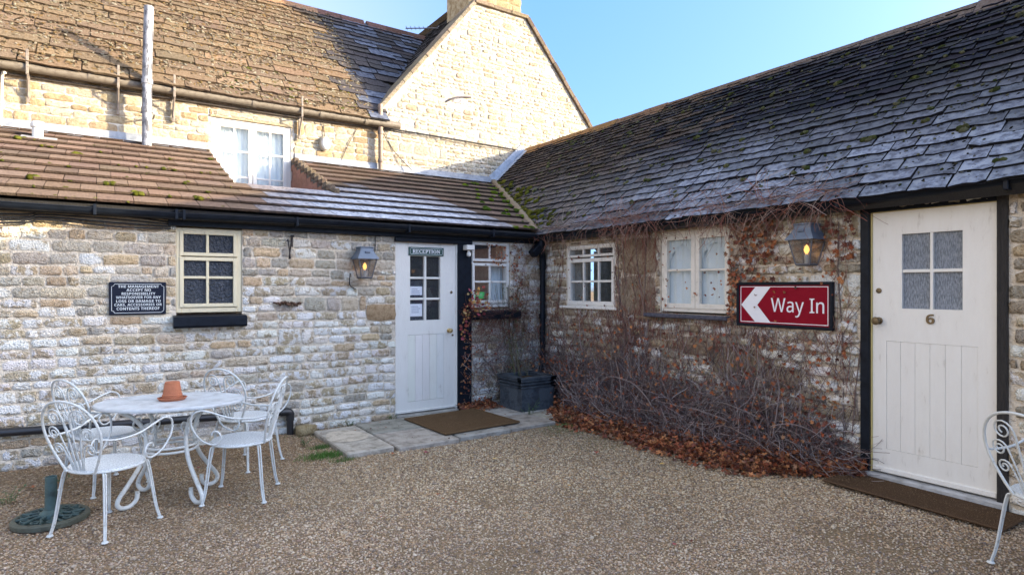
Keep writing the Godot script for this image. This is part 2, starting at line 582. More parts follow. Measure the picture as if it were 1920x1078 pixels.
func stone(t: Transform3D, u: float, v: float, w: float, h: float, proud: float, col: Color) -> MB:
	var mb := mbt(t * Transform3D(Basis(Vector3.BACK, rr(-0.018, 0.018)), Vector3(u + w / 2, v + h / 2, 0)))
	mb.col = col
	mb.uo = Vector2(rr(0, 9), rr(0, 9))
	var nx := 4 if w > 0.1 else 3
	var ny := 3
	var sd := rr(0, 100)
	var tx := rr(-0.006, 0.006)
	var ty := rr(-0.004, 0.006)
	var id := []
	var pts := []
	for j in ny + 1:
		for i in nx + 1:
			var a := 2.0 * i / nx - 1.0
			var b := 2.0 * j / ny - 1.0
			var x := a * (w / 2) * (1.0 - 0.05 * b * b) + noise.get_noise_2d(sd + a * 70, b * 70) * 0.016
			var y := b * (h / 2) * (1.0 - 0.10 * a * a) + noise.get_noise_2d(sd + 300 + a * 60, b * 60) * 0.015
			var rim := i == 0 or j == 0 or i == nx or j == ny
			var z := (proud * 0.74 if rim else proud) + noise.get_noise_2d(sd + 600 + a * 90, b * 90) * 0.011 + tx * a + ty * b
			pts.append(Vector3(x, y, maxf(z, 0.003)))
	var row := nx + 1
	var grid := []
	for p in pts:
		grid.append(p)
	# skirt: the outline again, sunk into the wall
	var ring := []
	for i in nx: ring.append(i)
	for j in ny: ring.append(j * row + nx)
	for i in nx: ring.append(ny * row + nx - i)
	for j in ny: ring.append((ny - j) * row)
	for k in ring:
		var p: Vector3 = pts[k]
		grid.append(Vector3(p.x * 1.015, p.y * 1.03, -0.012))
	var nor := PackedVector3Array()
	nor.resize(grid.size())
	var tris := []
	for j in ny:
		for i in nx:
			var p := j * row + i
			tris.append([p, p + 1, p + row + 1])
			tris.append([p, p + row + 1, p + row])
	var base := pts.size()
	for k in ring.size():
		var k2 := (k + 1) % ring.size()
		tris.append([ring[k], base + k, base + k2])
		tris.append([ring[k], base + k2, ring[k2]])
	for q in tris:
		var nn: Vector3 = (grid[q[1]] - grid[q[0]]).cross(grid[q[2]] - grid[q[0]])
		for k in q:
			nor[k] += nn
	for k in grid.size():
		var p: Vector3 = grid[k]
		mb.vert(p, nor[k] if nor[k].length_squared() > 0 else Vector3.BACK, Vector2(p.x, p.y + p.z * 0.5))
	for q in tris:
		mb.tri(q[0], q[1], q[2])
	return mb

# stones in rough courses: [{u,v,w,h}]
func courses(u0: float, u1: float, v0: float, v1: float, holes: Array, o: Dictionary) -> Array:
	var out := []
	var v := v0
	while v < v1 - 0.03:
		var band := minf(rr(o.band[0], o.band[1]) if not o.has("thin") or rng.randf() < .28 else rr(o.thin[0], o.thin[1]), v1 - v)
		if v1 - v - band < 0.05:
			band = v1 - v
		var u := u0
		while u < u1:
			var seg := minf(rr(o.seg[0], o.seg[1]), u1 - u)
			if u1 - u - seg < 0.12:
				seg = u1 - u
			var k := 1
			var q := rng.randf()
			if band > o.tall:
				k = 1 if q < o.single else (2 if q < 0.88 or band < 0.17 else 3)
			var cut := [0.0]
			for i in range(1, k):
				cut.append((float(i) + rr(-0.18, 0.18)) / k)
			cut.append(1.0)
			for i in k:
				var a: float = v + band * cut[i]
				var b: float = v + band * cut[i + 1]
				var x := u
				while x < u + seg - 0.001:
					var w := clampf((b - a) * rr(o.ratio[0], o.ratio[1]), o.len[0], o.len[1])
					if u + seg - x - w < o.len[0]:
						w = u + seg - x
						if w > o.len[1] * 1.15:
							w *= rr(0.42, 0.58)
					out.append(Rect2(x, a, w, b - a))
					x += w
			u += seg
		v += band
	# cut by the openings
	for r: Rect2 in holes:
		var nxt := []
		for s: Rect2 in out:
			if not s.intersects(r):
				nxt.append(s)
				continue
			var ov := minf(s.end.y, r.end.y) - maxf(s.position.y, r.position.y)
			if ov < 0.012:
				var t := s
				if s.position.y < r.position.y: t.end = Vector2(s.end.x, r.position.y)
				else: t = Rect2(s.position.x, r.end.y, s.size.x, s.end.y - r.end.y)
				nxt.append(t)
				continue
			if r.position.x - s.position.x > 0.035: nxt.append(Rect2(s.position.x, s.position.y, r.position.x - s.position.x, s.size.y))
			if s.end.x - r.end.x > 0.035: nxt.append(Rect2(r.end.x, s.position.y, s.end.x - r.end.x, s.size.y))
			var x0 := maxf(s.position.x, r.position.x)
			var x1 := minf(s.end.x, r.end.x)
			if x1 - x0 > 0.03:
				if r.position.y - s.position.y > 0.03: nxt.append(Rect2(x0, s.position.y, x1 - x0, r.position.y - s.position.y))
				if s.end.y - r.end.y > 0.03: nxt.append(Rect2(x0, r.end.y, x1 - x0, s.end.y - r.end.y))
		out = nxt
	return out

const BUFFS := [Color(.74, .64, .50), Color(.71, .58, .42), Color(.77, .70, .58), Color(.66, .61, .54), Color(.58, .55, .49), Color(.76, .61, .43), Color(.68, .63, .55)]

func stones(t: Transform3D, u0: float, u1: float, v0: float, v1: float, holes: Array, parent: Node, o: Dictionary, keep = null) -> Array:
	var out := []
	for s: Rect2 in courses(u0, u1, v0, v1, holes, o):
		var j: float = o.joint * rr(0.75, 1.35)
		var g := s.grow_individual(-j * rr(.4, .6), -j * rr(.4, .6), -j * rr(.4, .6), -j * rr(.4, .6))
		if g.size.x < 0.025 or g.size.y < 0.018:
			continue
		var sway := true
		for r: Rect2 in holes:
			if r.grow(.05).intersects(g): sway = false
		if sway: g.position.y += .014 * noise.get_noise_2d(g.position.x * 40, g.position.y * 18)
		if keep and not keep.call(g):
			continue
		var q := rng.randf()
		var m: Material = M.stone
		var col: Color = jit(pick(o.get("tints", BUFFS)), 0.14)
		var white: float = o.white
		if o.has("white_at"):
			white = o.white_at.call(g.get_center())
		if q < white * 0.55:
			m = M.limed_stone
			col = jit(Color(.99, .945, .865), 0.06)
		elif q < white:
			m = M.patchy_stone
			col = jit(Color(.98, .95, .90), 0.10)
		var proud: float = o.proud * rr(0.5, 1.5)
		out.append({"mb": stone(t, g.position.x, g.position.y, g.size.x, g.size.y, proud, col), "mat": m, "p": t * Vector3(g.get_center().x, g.get_center().y, 0), "n": t.basis.z, "area": g.get_area(), "parent": parent})
	return out

# one roof tile lying on the plane n=0 of t; its lower edge at v
func tile(t: Transform3D, u: float, v: float, w: float, l: float, thick: float, rough: float, lift: float, top: Color, edge: Color) -> MB:
	var turn := Transform3D(Basis(Vector3.BACK, rr(-0.02, 0.02) * rough / 0.01), Vector3(u + w / 2, v, rr(0, 0.004) * rough / 0.01))
	var mb := mbt(t * turn)
	mb.uo = Vector2(rr(0, 9), rr(0, 9))
	var seg := 4
	var lo := []
	for i in seg + 1:
		var x := -w / 2 + w * i / seg
		if i == 0: x += rr(0, rough * 0.5)
		if i == seg: x -= rr(0, rough * 0.5)
		var y := rr(-rough, rough)
		if (i == 0 or i == seg) and rough > 0.005 and rng.randf() < 0.3:
			y += rr(0, rough * 2.0)
		lo.append(Vector3(x, y, lift + thick + rr(-rough, rough) * 0.25))
	var up := lift * 0.15
	mb.col = top
	for i in seg:
		var a: Vector3 = lo[i]
		var b: Vector3 = lo[i + 1]
		mb.face([a, b, Vector3(b.x, l, up + thick * 0.5), Vector3(a.x, l, up + thick * 0.5)], Vector3.BACK)
	mb.col = edge  # edge colour is darker than the top: shade between courses put into it
	for i in seg:
		var a: Vector3 = lo[i]
		var b: Vector3 = lo[i + 1]
		mb.face([a, b, Vector3(b.x, b.y, b.z - thick), Vector3(a.x, a.y, a.z - thick)], Vector3.DOWN)
	for i in [0, seg]:
		var a: Vector3 = lo[i]
		mb.face([a, Vector3(a.x, a.y, a.z - thick), Vector3(a.x, l, up), Vector3(a.x, l, up + thick * 0.5)], Vector3.RIGHT if i else Vector3.LEFT)
	mb.face([Vector3(-w / 2, 0, lift), Vector3(w / 2, 0, lift), Vector3(w / 2, l, up - 0.002), Vector3(-w / 2, l, up - 0.002)], Vector3.FORWARD)
	return mb

func text(words: String, font: String, bold: bool, t: Transform3D, r: Rect2, n: float, depth: float, m: Material, called: String, parent: Node) -> MeshInstance3D:
	var f := SystemFont.new()
	f.font_names = PackedStringArray([font])
	if bold: f.font_weight = 700
	var tm := TextMesh.new()
	tm.text = words
	tm.font = f
	tm.font_size = 64
	tm.pixel_size = 0.002
	tm.depth = 0.01
	tm.curve_step = 2.0
	var b := tm.get_aabb()
	var o := MeshInstance3D.new()
	o.name = numbered(called, parent)
	tm.material = m
	o.mesh = tm
	var s := Vector3(r.size.x / b.size.x, r.size.y / b.size.y, depth / b.size.z)
	var loc := Transform3D(Basis.from_scale(s), Vector3(r.position.x - b.position.x * s.x, r.position.y - b.position.y * s.y, n - b.position.z * s.z))
	var w := t * loc
	w.origin -= origin_of(parent)
	o.transform = w
	parent.add_child(o, true)
	return o

# a casement: outer frame r (u,v) with its front at n; sashes: [{r, stile, cols:[u...], rows:[v...]}] with bars centred there
func window(called: String, parent: Node, t: Transform3D, r: Rect2, fw: float, n: float, depth: float, m: Material, col: Color, sashes: Array, glass: Material, bar := 0.024) -> MeshInstance3D:
	var mb := mbt(t)
	mb.col = col
	var a := r.position
	var b := r.end
	mb.box(Vector3(a.x, a.y, n - depth), Vector3(a.x + fw, b.y, n), 0.004)
	mb.box(Vector3(b.x - fw, a.y, n - depth), Vector3(b.x, b.y, n), 0.004)
	mb.box(Vector3(a.x + fw, a.y, n - depth), Vector3(b.x - fw, a.y + fw, n), 0.004)
	mb.box(Vector3(a.x + fw, b.y - fw, n - depth), Vector3(b.x - fw, b.y, n), 0.004)
	var win := part(called, mb, m, parent)
	for s in sashes:
		var sr: Rect2 = s.r
		var sw: float = s.stile
		var k := mbt(t)
		k.col = col
		var f: float = n + s.get("out", 0.006)
		var g: float = f - 0.045
		var p := sr.position
		var q := sr.end
		k.box(Vector3(p.x, p.y, g), Vector3(p.x + sw, q.y, f), 0.003)
		k.box(Vector3(q.x - sw, p.y, g), Vector3(q.x, q.y, f), 0.003)
		k.box(Vector3(p.x + sw, p.y, g), Vector3(q.x - sw, p.y + sw, f - 0.0005), 0.003)
		k.box(Vector3(p.x + sw, q.y - sw, g), Vector3(q.x - sw, q.y, f - 0.0005), 0.003)
		part("sash", k, m, win)
		var xs := [p.x + sw]
		for x in s.cols:
			xs.append(x)
			var kb := mbt(t)
			kb.col = col
			kb.box(Vector3(x - bar / 2, p.y + sw, g + 0.008), Vector3(x + bar / 2, q.y - sw, f - 0.006), 0.004)
			part("glazing_bar", kb, m, win)
		xs.append(q.x - sw)
		var ys := [p.y + sw]
		for y in s.rows:
			ys.append(y)
			var kb := mbt(t)
			kb.col = col
			kb.box(Vector3(p.x + sw, y - bar / 2, g + 0.006), Vector3(q.x - sw, y + bar / 2, f - 0.009), 0.004)
			part("glazing_bar", kb, m, win)
		ys.append(q.y - sw)
		for i in xs.size() - 1:
			for j in ys.size() - 1:
				var kp := mbt(t)
				var zz := g + 0.018 + rr(-0.001, 0.001)
				kp.face([Vector3(xs[i], ys[j], zz), Vector3(xs[i + 1], ys[j], zz + rr(-.001, .001)), Vector3(xs[i + 1], ys[j + 1], zz), Vector3(xs[i], ys[j + 1], zz)], Vector3.BACK)
				part("pane", kp, glass, win)
	return win

func curtain(t: Transform3D, r: Rect2, n: float, folds: float, hem: Callable) -> MB:
	var mb := mbt(t)
	var k := 60
	var prev := -1
	for i in k + 1:
		var f := float(i) / k
		var u := r.position.x + r.size.x * f
		var z := n + sin(f * folds * TAU + sin(f * 11.0) * 0.8) * 0.012
		var dz := cos(f * folds * TAU) * 0.012 * folds * TAU / r.size.x
		var nn := Vector3(-dz * 0.6, 0, 1).normalized()
		var a := mb.vert(Vector3(u, r.end.y, z), nn, Vector2(u, r.end.y))
		var b := mb.vert(Vector3(u, r.position.y + hem.call(f), z), nn, Vector2(u, r.position.y))
		if prev >= 0:
			mb.tri(prev, a, b)
			mb.tri(prev, b, prev + 1)
		prev = a
	return mb


# ------------------------------------------------------------------ frames shared by the buildings
var TL := frame(Vector3.ZERO, Vector3.RIGHT, Vector3.UP)                      # reception wall: u = x, v = y
var TR := frame(Vector3.ZERO, Vector3.BACK, Vector3.UP)                       # lodging wall: u = z, v = y, faces -x
var TM := frame(Vector3(0, 0, ZM), Vector3.RIGHT, Vector3.UP)                 # main house front
const KL := 0.381                                                             # slope of the lean-to roof
const KR := 0.942                                                             # slope of the lodging roof
const KM := 1.075                                                             # slope of the main roof
const RIDGE_R := Vector2(1.824, 4.03)
var RL := frame(Vector3(0, 2.18, 0.12), Vector3.RIGHT, Vector3(0, KL, -1).normalized())
var RR := frame(Vector3(-0.19, 2.132, 0), Vector3.BACK, Vector3(1, KR, 0).normalized())
var RM := frame(Vector3(0, 4.13, -2.80), Vector3.RIGHT, Vector3(0, KM, -1).normalized())

func y_lean(p: Vector3) -> float: return 2.18 + KL * (0.12 - p.z)
func y_lodge(p: Vector3) -> float: return 2.132 + KR * (p.x + 0.19)

func box_part(called: String, parent: Node, t: Transform3D, lo: Vector3, hi: Vector3, m: Material, col := Color.WHITE, bev := 0.004, kind := "") -> MeshInstance3D:
	var mb := mbt(t)
	mb.col = col
	mb.box(lo, hi, bev)
	return part(called, mb, m, parent, kind)

func tube_part(called: String, parent: Node, pts: Array, r, m: Material, col := Color.WHITE, sides := 10) -> MeshInstance3D:
	var mb := MB.new()
	mb.col = col
	mb.tube(pts, r, sides)
	return part(called, mb, m, parent)

const BLACK := Color(.013, .016, .024)
const CREAM := Color(.74, .66, .46)
const WHITE := Color(.81, .79, .73)
const IVORY := Color(.80, .76, .67)

func moss_mesh(sd: int) -> ArrayMesh:
	var s := SphereMesh.new()
	s.radius = 1.0
	s.height = 2.0
	s.radial_segments = 10
	s.rings = 6
	var a := s.get_mesh_arrays()
	var mb := MB.new()
	var vs: PackedVector3Array = a[Mesh.ARRAY_VERTEX]
	var ix: PackedInt32Array = a[Mesh.ARRAY_INDEX]
	for p in vs:
		mb.vert(p * (1.0 + 0.45 * noise.get_noise_3dv(p * 45.0 + Vector3(sd * 100, 0, 0))), p, Vector2(p.x, p.y))
	for k in range(0, ix.size(), 3):
		mb.tri(ix[k], ix[k + 1], ix[k + 2])
	return mesh_of(mb)

func moss_on(t: Transform3D, spots: Array, tints: Array, parent: Node) -> void:     # spots: [u, v, n, size]
	var where := []
	var cs := []
	for s in spots:
		var k: int = 1 if s[3] < 0.014 else 3
		for i in k:
			var z: float = s[3] * rr(0.5, 1.0)
			var b := t.basis * Basis(Vector3.BACK, rr(0, TAU)) * Basis.from_scale(Vector3(z * rr(.8, 1.4), z * rr(.8, 1.2), z * rr(.55, .95)))
			where.append(Transform3D(b, t * Vector3(s[0] + rr(-1, 1) * s[3] * (k - 1) * .4, s[1] + rr(-1, 1) * s[3] * (k - 1) * .3, s[2])))
			cs.append(jit(pick(tints), 0.25))
	copies("moss", moss_mesh(3), M.moss, where, cs, parent)


# ------------------------------------------------------------------ reception wing
func reception_wing() -> void:
	var b := thing("reception_wing", "low stone reception wing with tiled lean-to roof and cream door", "building", Vector3(-4, 0, 0))
	var holes := [Rect2(-4.234, 1.21, .563, .83), Rect2(-2.075, -.2, .79, 2.21), Rect2(-1.094, 1.2, .567, .84)]
	var mb := mbt(TL)
	cells(mb, -8.5, 0.0, -0.3, 2.19, -0.32, 0.0, holes)
	var wall := part("wall", mb, M.mortar, b)
	var no := holes.duplicate()
	no.append(Rect2(-1.29, -.2, .2, 2.3))
	no.append(Rect2(-2.416, 1.10, .34, .19))
	var o := {"band": [.15, .20], "thin": [.07, .108], "seg": [.35, .9], "tall": .125, "single": .22, "ratio": [1.3, 3.0], "len": [.08, .30], "joint": .017, "proud": .0085, "white": .5,
		"white_at": func(p: Vector2) -> float: return clampf(0.60 + 0.9 * noise.get_noise_2d(p.x * 16, p.y * 22) + (0.22 if p.y < 1.2 else -0.08) + (.1 if p.x > -3.7 else 0.0), 0.08, 0.85)}
	var st := stones(TL, -7.2, 0.0, -0.02, 2.05, no, wall, o)
	st.append({"mb": stone(TL, -2.412, 1.105, .33, .18, .02, Color(.58, .42, .27)), "mat": M.stone, "p": Vector3(-2.24, 1.2, 0), "n": Vector3.BACK, "area": .06, "parent": wall})
	place(st, "stone", 300, "small_stones", wall)
	# fascia and lintel
	box_part("fascia", b, TL, Vector3(-4.3, 2.035, 0.002), Vector3(-.02, 2.13, .055), M.black_paint, BLACK)
	box_part("lintel", b, TL, Vector3(-2.09, 1.985, 0.003), Vector3(-1.10, 2.033, .045), M.black_paint, BLACK)
	# gutter
	var g := gutter(b, [Vector3(-8.4, 2.155, .165), Vector3(-4.25, 2.13, .165), Vector3(-2.7, 2.15, .165), Vector3(-.06, 2.135, .165)], .048, BLACK)
	for x in [-7.0, -4.85, -4.25, -4.19, -3.2, -2.0, -.9]:
		var k := mbt(TL)
		k.col = BLACK
		k.box(Vector3(x - .012, 2.075, .112), Vector3(x + .012, 2.165, .222), .004)
		part("collar", k, M.black_paint, g)
	# hopper elbow and downpipe in the corner
	var dp := tube_part("downpipe", b, curve([Vector3(-.13, 2.12, .165), Vector3(-.15, 2.0, .16), Vector3(-.125, 1.93, .13), Vector3(-.075, 1.86, .09), Vector3(-.07, 1.7, .085)], 5), .042, M.black_paint, BLACK, 12)
	tube_part("pipe", dp, [Vector3(-.07, 1.74, .085), Vector3(-.07, .02, .085)], .034, M.black_paint, BLACK, 12)
	box_part("hopper", dp, Transform3D(Basis(Vector3.BACK, .75), Vector3(-.19, 1.96, .13)), Vector3(-.11, -.05, -.055), Vector3(.11, .05, .055), M.black_paint, BLACK, .012)
	for y in [1.78, 1.1, .45]:
		var k := MB.new()
		k.col = BLACK
		k.tube([Vector3(-.07, y - .03, .085), Vector3(-.07, y + .03, .085)], .042, 12)
		part("collar", k, M.black_paint, dp)
	# waste pipe along the foot of the wall
	var wp := tube_part("waste_pipe", b, [Vector3(-7.5, .43, .07), Vector3(-5.47, .315, .07), Vector3(-3.26, .225, .07)], .034, M.plastic_black, Color(1, 1.1, 1.5), 12)
	var el := MB.new()
	el.tube(curve([Vector3(-3.33, .228, .07), Vector3(-3.26, .225, .07), Vector3(-3.235, .20, .07), Vector3(-3.235, .14, .07)], 4), .041, 12)
	part("elbow", el, M.plastic_black, wp)
	var vp := MB.new()
	vp.tube([Vector3(-3.235, .2, .07), Vector3(-3.235, -.04, .07)], .034, 12)
	part("pipe", vp, M.plastic_black, wp)
	# windows
	var w1 := window("window", b, TL, Rect2(-4.234, 1.235, .563, .79), .045, -.012, .09, M.white_paint, CREAM, [
		{"r": Rect2(-4.205, 1.765, .49, .235), "stile": .032, "cols": [-3.972], "rows": [], "out": .010},
		{"r": Rect2(-4.205, 1.285, .49, .47), "stile": .034, "cols": [-3.972], "rows": [1.564], "out": .012}], M.obscured_glass)
	var sl := mbt(TL)
	sl.col = BLACK
	sl.prism(PackedVector2Array([Vector2(0, 0), Vector2(.10, 0), Vector2(.115, .02), Vector2(.115, .085), Vector2(.095, .105), Vector2(0, .118)]), 0, .01)
	sl = MB.new()
	sl.col = BLACK
	sl.T = frame(Vector3(-4.262, 1.098, -.02), Vector3.BACK, Vector3.UP)
	sl.prism(PackedVector2Array([Vector2(0, 0), Vector2(.105, 0), Vector2(.122, .02), Vector2(.122, .082), Vector2(.10, .104), Vector2(0, .118)]), -.62, 0)
	part("sill", sl, M.black_paint, w1)
	var w2 := window("window", b, TL, Rect2(-1.094, 1.225, .567, .81), .04, -.01, .09, M.worn_paint, WHITE, [
		{"r": Rect2(-1.075, 1.79, .53, .235), "stile": .034, "cols": [-.82], "rows": [], "out": .012},
		{"r": Rect2(-1.078, 1.275, .536, .495), "stile": .036, "cols": [-.82], "rows": [1.541], "out": .014}], M.glass)
	sl = MB.new()
	sl.col = BLACK
	sl.T = frame(Vector3(-1.13, 1.08, -.02), Vector3.BACK, Vector3.UP)
	sl.prism(PackedVector2Array([Vector2(0, 0), Vector2(.11, 0), Vector2(.125, .02), Vector2(.125, .08), Vector2(.105, .10), Vector2(0, .112)]), -.71, 0)
	part("sill", sl, M.black_paint, w2)
	box_part("notice_card", w2, TL, Vector3(-1.02, 1.335, -.075), Vector3(-.86, 1.415, -.07), M.card_green, Color.WHITE, 0)
	for y in [1.365, 1.385]:
		box_part("printed_line", w2, TL, Vector3(-.99, y, -.0698), Vector3(-.89, y + .008, -.069), M.paper, Color(.5, .8, .5), 0)
	var cu := curtain(TL, Rect2(-.74, 1.25, .2, .5), -.14, 3.0, func(f): return .02 * f)
	part("curtain", cu, M.cloth, w2)
	# door
	door_reception(b)
	box_part("door_post", b, TL, Vector3(-1.288, -.02, -.1), Vector3(-1.098, 2.034, .028), M.black_paint, BLACK)
	box_part("door_jamb", b, TL, Vector3(-1.302, .02, -.1), Vector3(-1.2885, 1.984, .012), M.white_paint, WHITE)
	box_part("step", b, TL, Vector3(-2.075, -.1, -.3), Vector3(-1.29, .036, .06), M.paving, Color(.42, .41, .38), .01)
	# roof
	var mbr := mbt(RL)
	mbr.col = Color(.03, .028, .028)
	var notch := Rect2(-3.56, 1.10, 1.10, 3.0)
	cells(mbr, -8.6, 1.4, -0.02, 3.29, -.10, -.006, [notch])
	var roof := part("roof", mbr, M.timber, b)
	(roof.get_active_material(0))
	var pieces := []
	var rows := 10
	var v := -.03
	for i in rows + 1:
		var exposure := .318
		var u := -7.4 + (0.13 if i % 2 else 0.0)
		while u < 1.4:
			var w := rr(.245, .268)
			var x0 := u                                    # tiles beside the window notch are cut to its edges
			var x1 := u + w
			var in_notch := false
			if v + .12 > 1.10:
				if x0 < -3.57 and x1 > -3.57: x1 = -3.57
				elif x0 < -2.44 and x1 > -2.44: x0 = -2.44
				in_notch = (x0 >= -3.58 and x1 <= -2.43) or x1 - x0 < .03
			var c := RL * Vector3((x0 + x1) / 2, v + .12, 0)
			if c.y > y_lodge(c) - .03 and not in_notch and v < 3.2:
				var frost := clampf(1.25 - absf(u + 2.1) / 1.55, 0, 1) * clampf(1.4 - i * .23, 0, 1)
				var cold := frost > .30 + .10 * sin(u * 9.0 + i)
				var base := jit(pick([Color(.235, .167, .13), Color(.22, .155, .12), Color(.26, .187, .147), Color(.20, .147, .115)]), .1)
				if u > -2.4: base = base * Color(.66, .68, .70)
				var top := base
				if cold: top = base.lerp(Color(.52, .55, .60) * rr(.85, 1.08), clampf(frost * 1.6 - .2, .15, 1.0))
				var l := minf(exposure + .06, 3.28 - v)
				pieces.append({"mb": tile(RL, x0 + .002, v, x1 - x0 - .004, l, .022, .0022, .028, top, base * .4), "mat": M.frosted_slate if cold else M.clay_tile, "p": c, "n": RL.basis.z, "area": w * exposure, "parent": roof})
			u += w
		v += exposure
	place(pieces, "roof_tile", 300, "roof_tiles_beyond", roof)
	# moss on the tiles
	var spots := []
	for i in 150:
		var u := rr(-6.6, -3.6)
		var row := rng.randi() % 9
		spots.append([u, row * .318 - .03 + rr(0, .05), .040, rr(.008, .02)])
	for p in [[-5.55, 2.55, .05], [-5.3, 2.5, .03], [-5.0, 1.95, .035], [-4.2, 1.9, .03], [-4.05, 1.0, .035], [-5.3, .9, .045], [-4.75, .88, .04], [-3.8, 1.6, .03], [-5.7, 1.5, .05], [-4.5, .6, .04], [-5.1, .55, .03], [-4.0, .32, .03]]:
		for k in 3:
			spots.append([p[0] + rr(-.06, .06), floorf(p[1] / .318) * .318 - .01 + rr(-.01, .03), .040, p[2] * rr(.5, 1.0)])
	moss_on(RL, spots, [Color(.17, .18, .03), Color(.12, .14, .03), Color(.24, .25, .05)], roof)
	spots = []
	for i in 60:
		var v2 := rr(.1, 3.1)
		var u2 := minf(.9, -.1 + v2 * .4) - absf(rng.randfn(0, .35)) - .08
		spots.append([u2, floorf(v2 / .318) * .318 - .02 + rr(0, .06), .042, rr(.015, .05)])
	moss_on(RL, spots, [Color(.14, .22, .02), Color(.20, .28, .03), Color(.10, .16, .03)], roof)
	# notch for the upper window: cheeks, floor
	var edge_x := -2.45
	var ck := MB.new()
	ck.col = Color(.9, .9, .95)
	ck.box(Vector3(-3.56, 2.44, ZM + .004), Vector3(edge_x, 2.52, -.93), 0)
	part("lead_tray", ck, M.lead, roof)
	for s in 2:
		var x := -3.59 if s == 0 else edge_x + .03
		var pr := MB.new()
		pr.T = frame(Vector3(x, 0, 0), Vector3.FORWARD, Vector3.UP)
		pr.col = Color(.24, .14, .11)
		pr.prism(PackedVector2Array([Vector2(.90, 2.5), Vector2(-ZM - .003, 2.5), Vector2(-ZM - .003, y_lean(Vector3(0, 0, ZM)) + .015), Vector2(.90, y_lean(Vector3(0, 0, -.90)) + .015)]), -.028, .028)
		var cheek := part("cheek", pr, M.clay_tile, roof)
		if s == 1:
			for k in 5:                                    # hanging tiles on the cheek that shows
				for j in 9:
					var z := ZM + .02 + j * .20 + (.1 if k % 2 else 0.0)
					var y := 2.53 + k * .165
					if y + .07 > y_lean(Vector3(0, 0, z + .1)): continue
					var q := MB.new()
					q.col = jit(Color(.25, .14, .11), .12)
					var y2 := minf(y + .19, y_lean(Vector3(0, 0, z + .19)) + .0)
					q.box(Vector3(x - .046 - k * .0004, y, z + .003), Vector3(x - .030, maxf(y2, y + .05), z + .195), .003)
					part("hanging_tile", q, M.clay_tile, cheek)
	for k in 12:                                           # mortar verge of the notch
		var z0 := ZM + .05 + k * .165
		var q := MB.new()
		q.col = jit(Color(.16, .13, .10), .2)
		var y := y_lean(Vector3(0, 0, z0)) + .03
		q.box(Vector3(edge_x - .02, y - .06, z0), Vector3(edge_x + .06, y + .012, z0 + .14), .012)
		part("verge_stone", q, M.stone_slate, roof)
	# valley against the lodging wing
	var va := MB.new()
	va.col = Color(.34, .31, .28)
	var a := Vector3(-.19, 2.16, .10)
	var e := Vector3(1.12, 3.36, ZM)
	va.tube([a + Vector3(.0, .02, 0), a.lerp(e, .35) + Vector3(0, .035, 0), a.lerp(e, .7) + Vector3(0, .03, 0), e + Vector3(-.02, .02, 0.02)], .06, 6)
	part("valley_mortar", va, M.mortar, roof)
	# cables under the gutter
	for k in 4:
		var y := 2.075 - k * .02
		tube_part("cable", b, curve([Vector3(-7.4, y - .06, .05), Vector3(-5.5, y - .02 - k * .004, .05), Vector3(-5.2, y + .015, .055), Vector3(-4.7, y + .02 - k * .012, .05), Vector3(-4.28, y - .01, .03)], 6), .007, M.plastic_black, Color.WHITE, 5)
	# things fixed to the wall that belong to it
	var br := MB.new()
	br.col = Color(.04, .035, .035)
	br.tube(curve([Vector3(-3.20, 1.99, .0), Vector3(-3.20, 1.99, .07), Vector3(-3.225, 1.93, .08), Vector3(-3.235, 1.755, .03)], 4), .007, 5)
	br.tube(curve([Vector3(-3.25, 1.94, .0), Vector3(-3.25, 1.94, .05), Vector3(-3.238, 1.82, .06), Vector3(-3.225, 1.76, .04)], 4), .006, 5)
	br.box(Vector3(-3.222, 1.88, .03), Vector3(-3.198, 2.0, .04), .002)
	part("wall_hook", br, M.iron, b)
	var ru := MB.new()
	ru.col = Color(.13, .07, .04)
	for k in 9:
		var x := -3.38 + k * .028
		ru.tube(curve([Vector3(x, 1.31 + rr(-.012, .012), .012), Vector3(x + .02, 1.31 + rr(-.02, .02), .05), Vector3(x + .035, 1.30 + rr(-.012, .012), .012)], 3), rr(.008, .014), 5)
	part("rusted_iron", ru, M.iron, b)
	# inside: the room that shows through the panes
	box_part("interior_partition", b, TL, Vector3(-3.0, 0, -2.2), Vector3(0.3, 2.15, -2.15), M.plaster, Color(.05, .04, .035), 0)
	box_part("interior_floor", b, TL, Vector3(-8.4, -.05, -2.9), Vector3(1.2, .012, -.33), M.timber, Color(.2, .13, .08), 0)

func gutter(parent: Node, pts: Array, r: float, col: Color) -> MeshInstance3D:
	var mb := MB.new()
	mb.col = col
	var prev := -1
	var k := 9
	for side in 2:
		prev = -1
		for p: Vector3 in pts:
			var base := mb.v.size()
			for j in k + 1:
				var w := PI + PI * j / k
				var d := Vector3(0, sin(w), cos(w))
				if absf(pts[0].z - pts[-1].z) > 1.0:
					d = Vector3(cos(w), sin(w), 0)
				mb.vert(p + d * (r - side * .005), d if side == 0 else -d, Vector2(p.x, w * r))
			if prev >= 0:
				for j in k:
					mb.tri(prev + j, prev + j + 1, base + j)
					mb.tri(prev + j + 1, base + j + 1, base + j)
			prev = base
	# rolled front edge
	for s in [-1.0, 1.0]:
		var e := []
		for p: Vector3 in pts:
			e.append(p + (Vector3(s * r, 0, 0) if absf(pts[0].z - pts[-1].z) > 1.0 else Vector3(0, 0, s * r)))
		mb.tube(e, .006, 6)
	return part("gutter", mb, M.black_paint, parent)

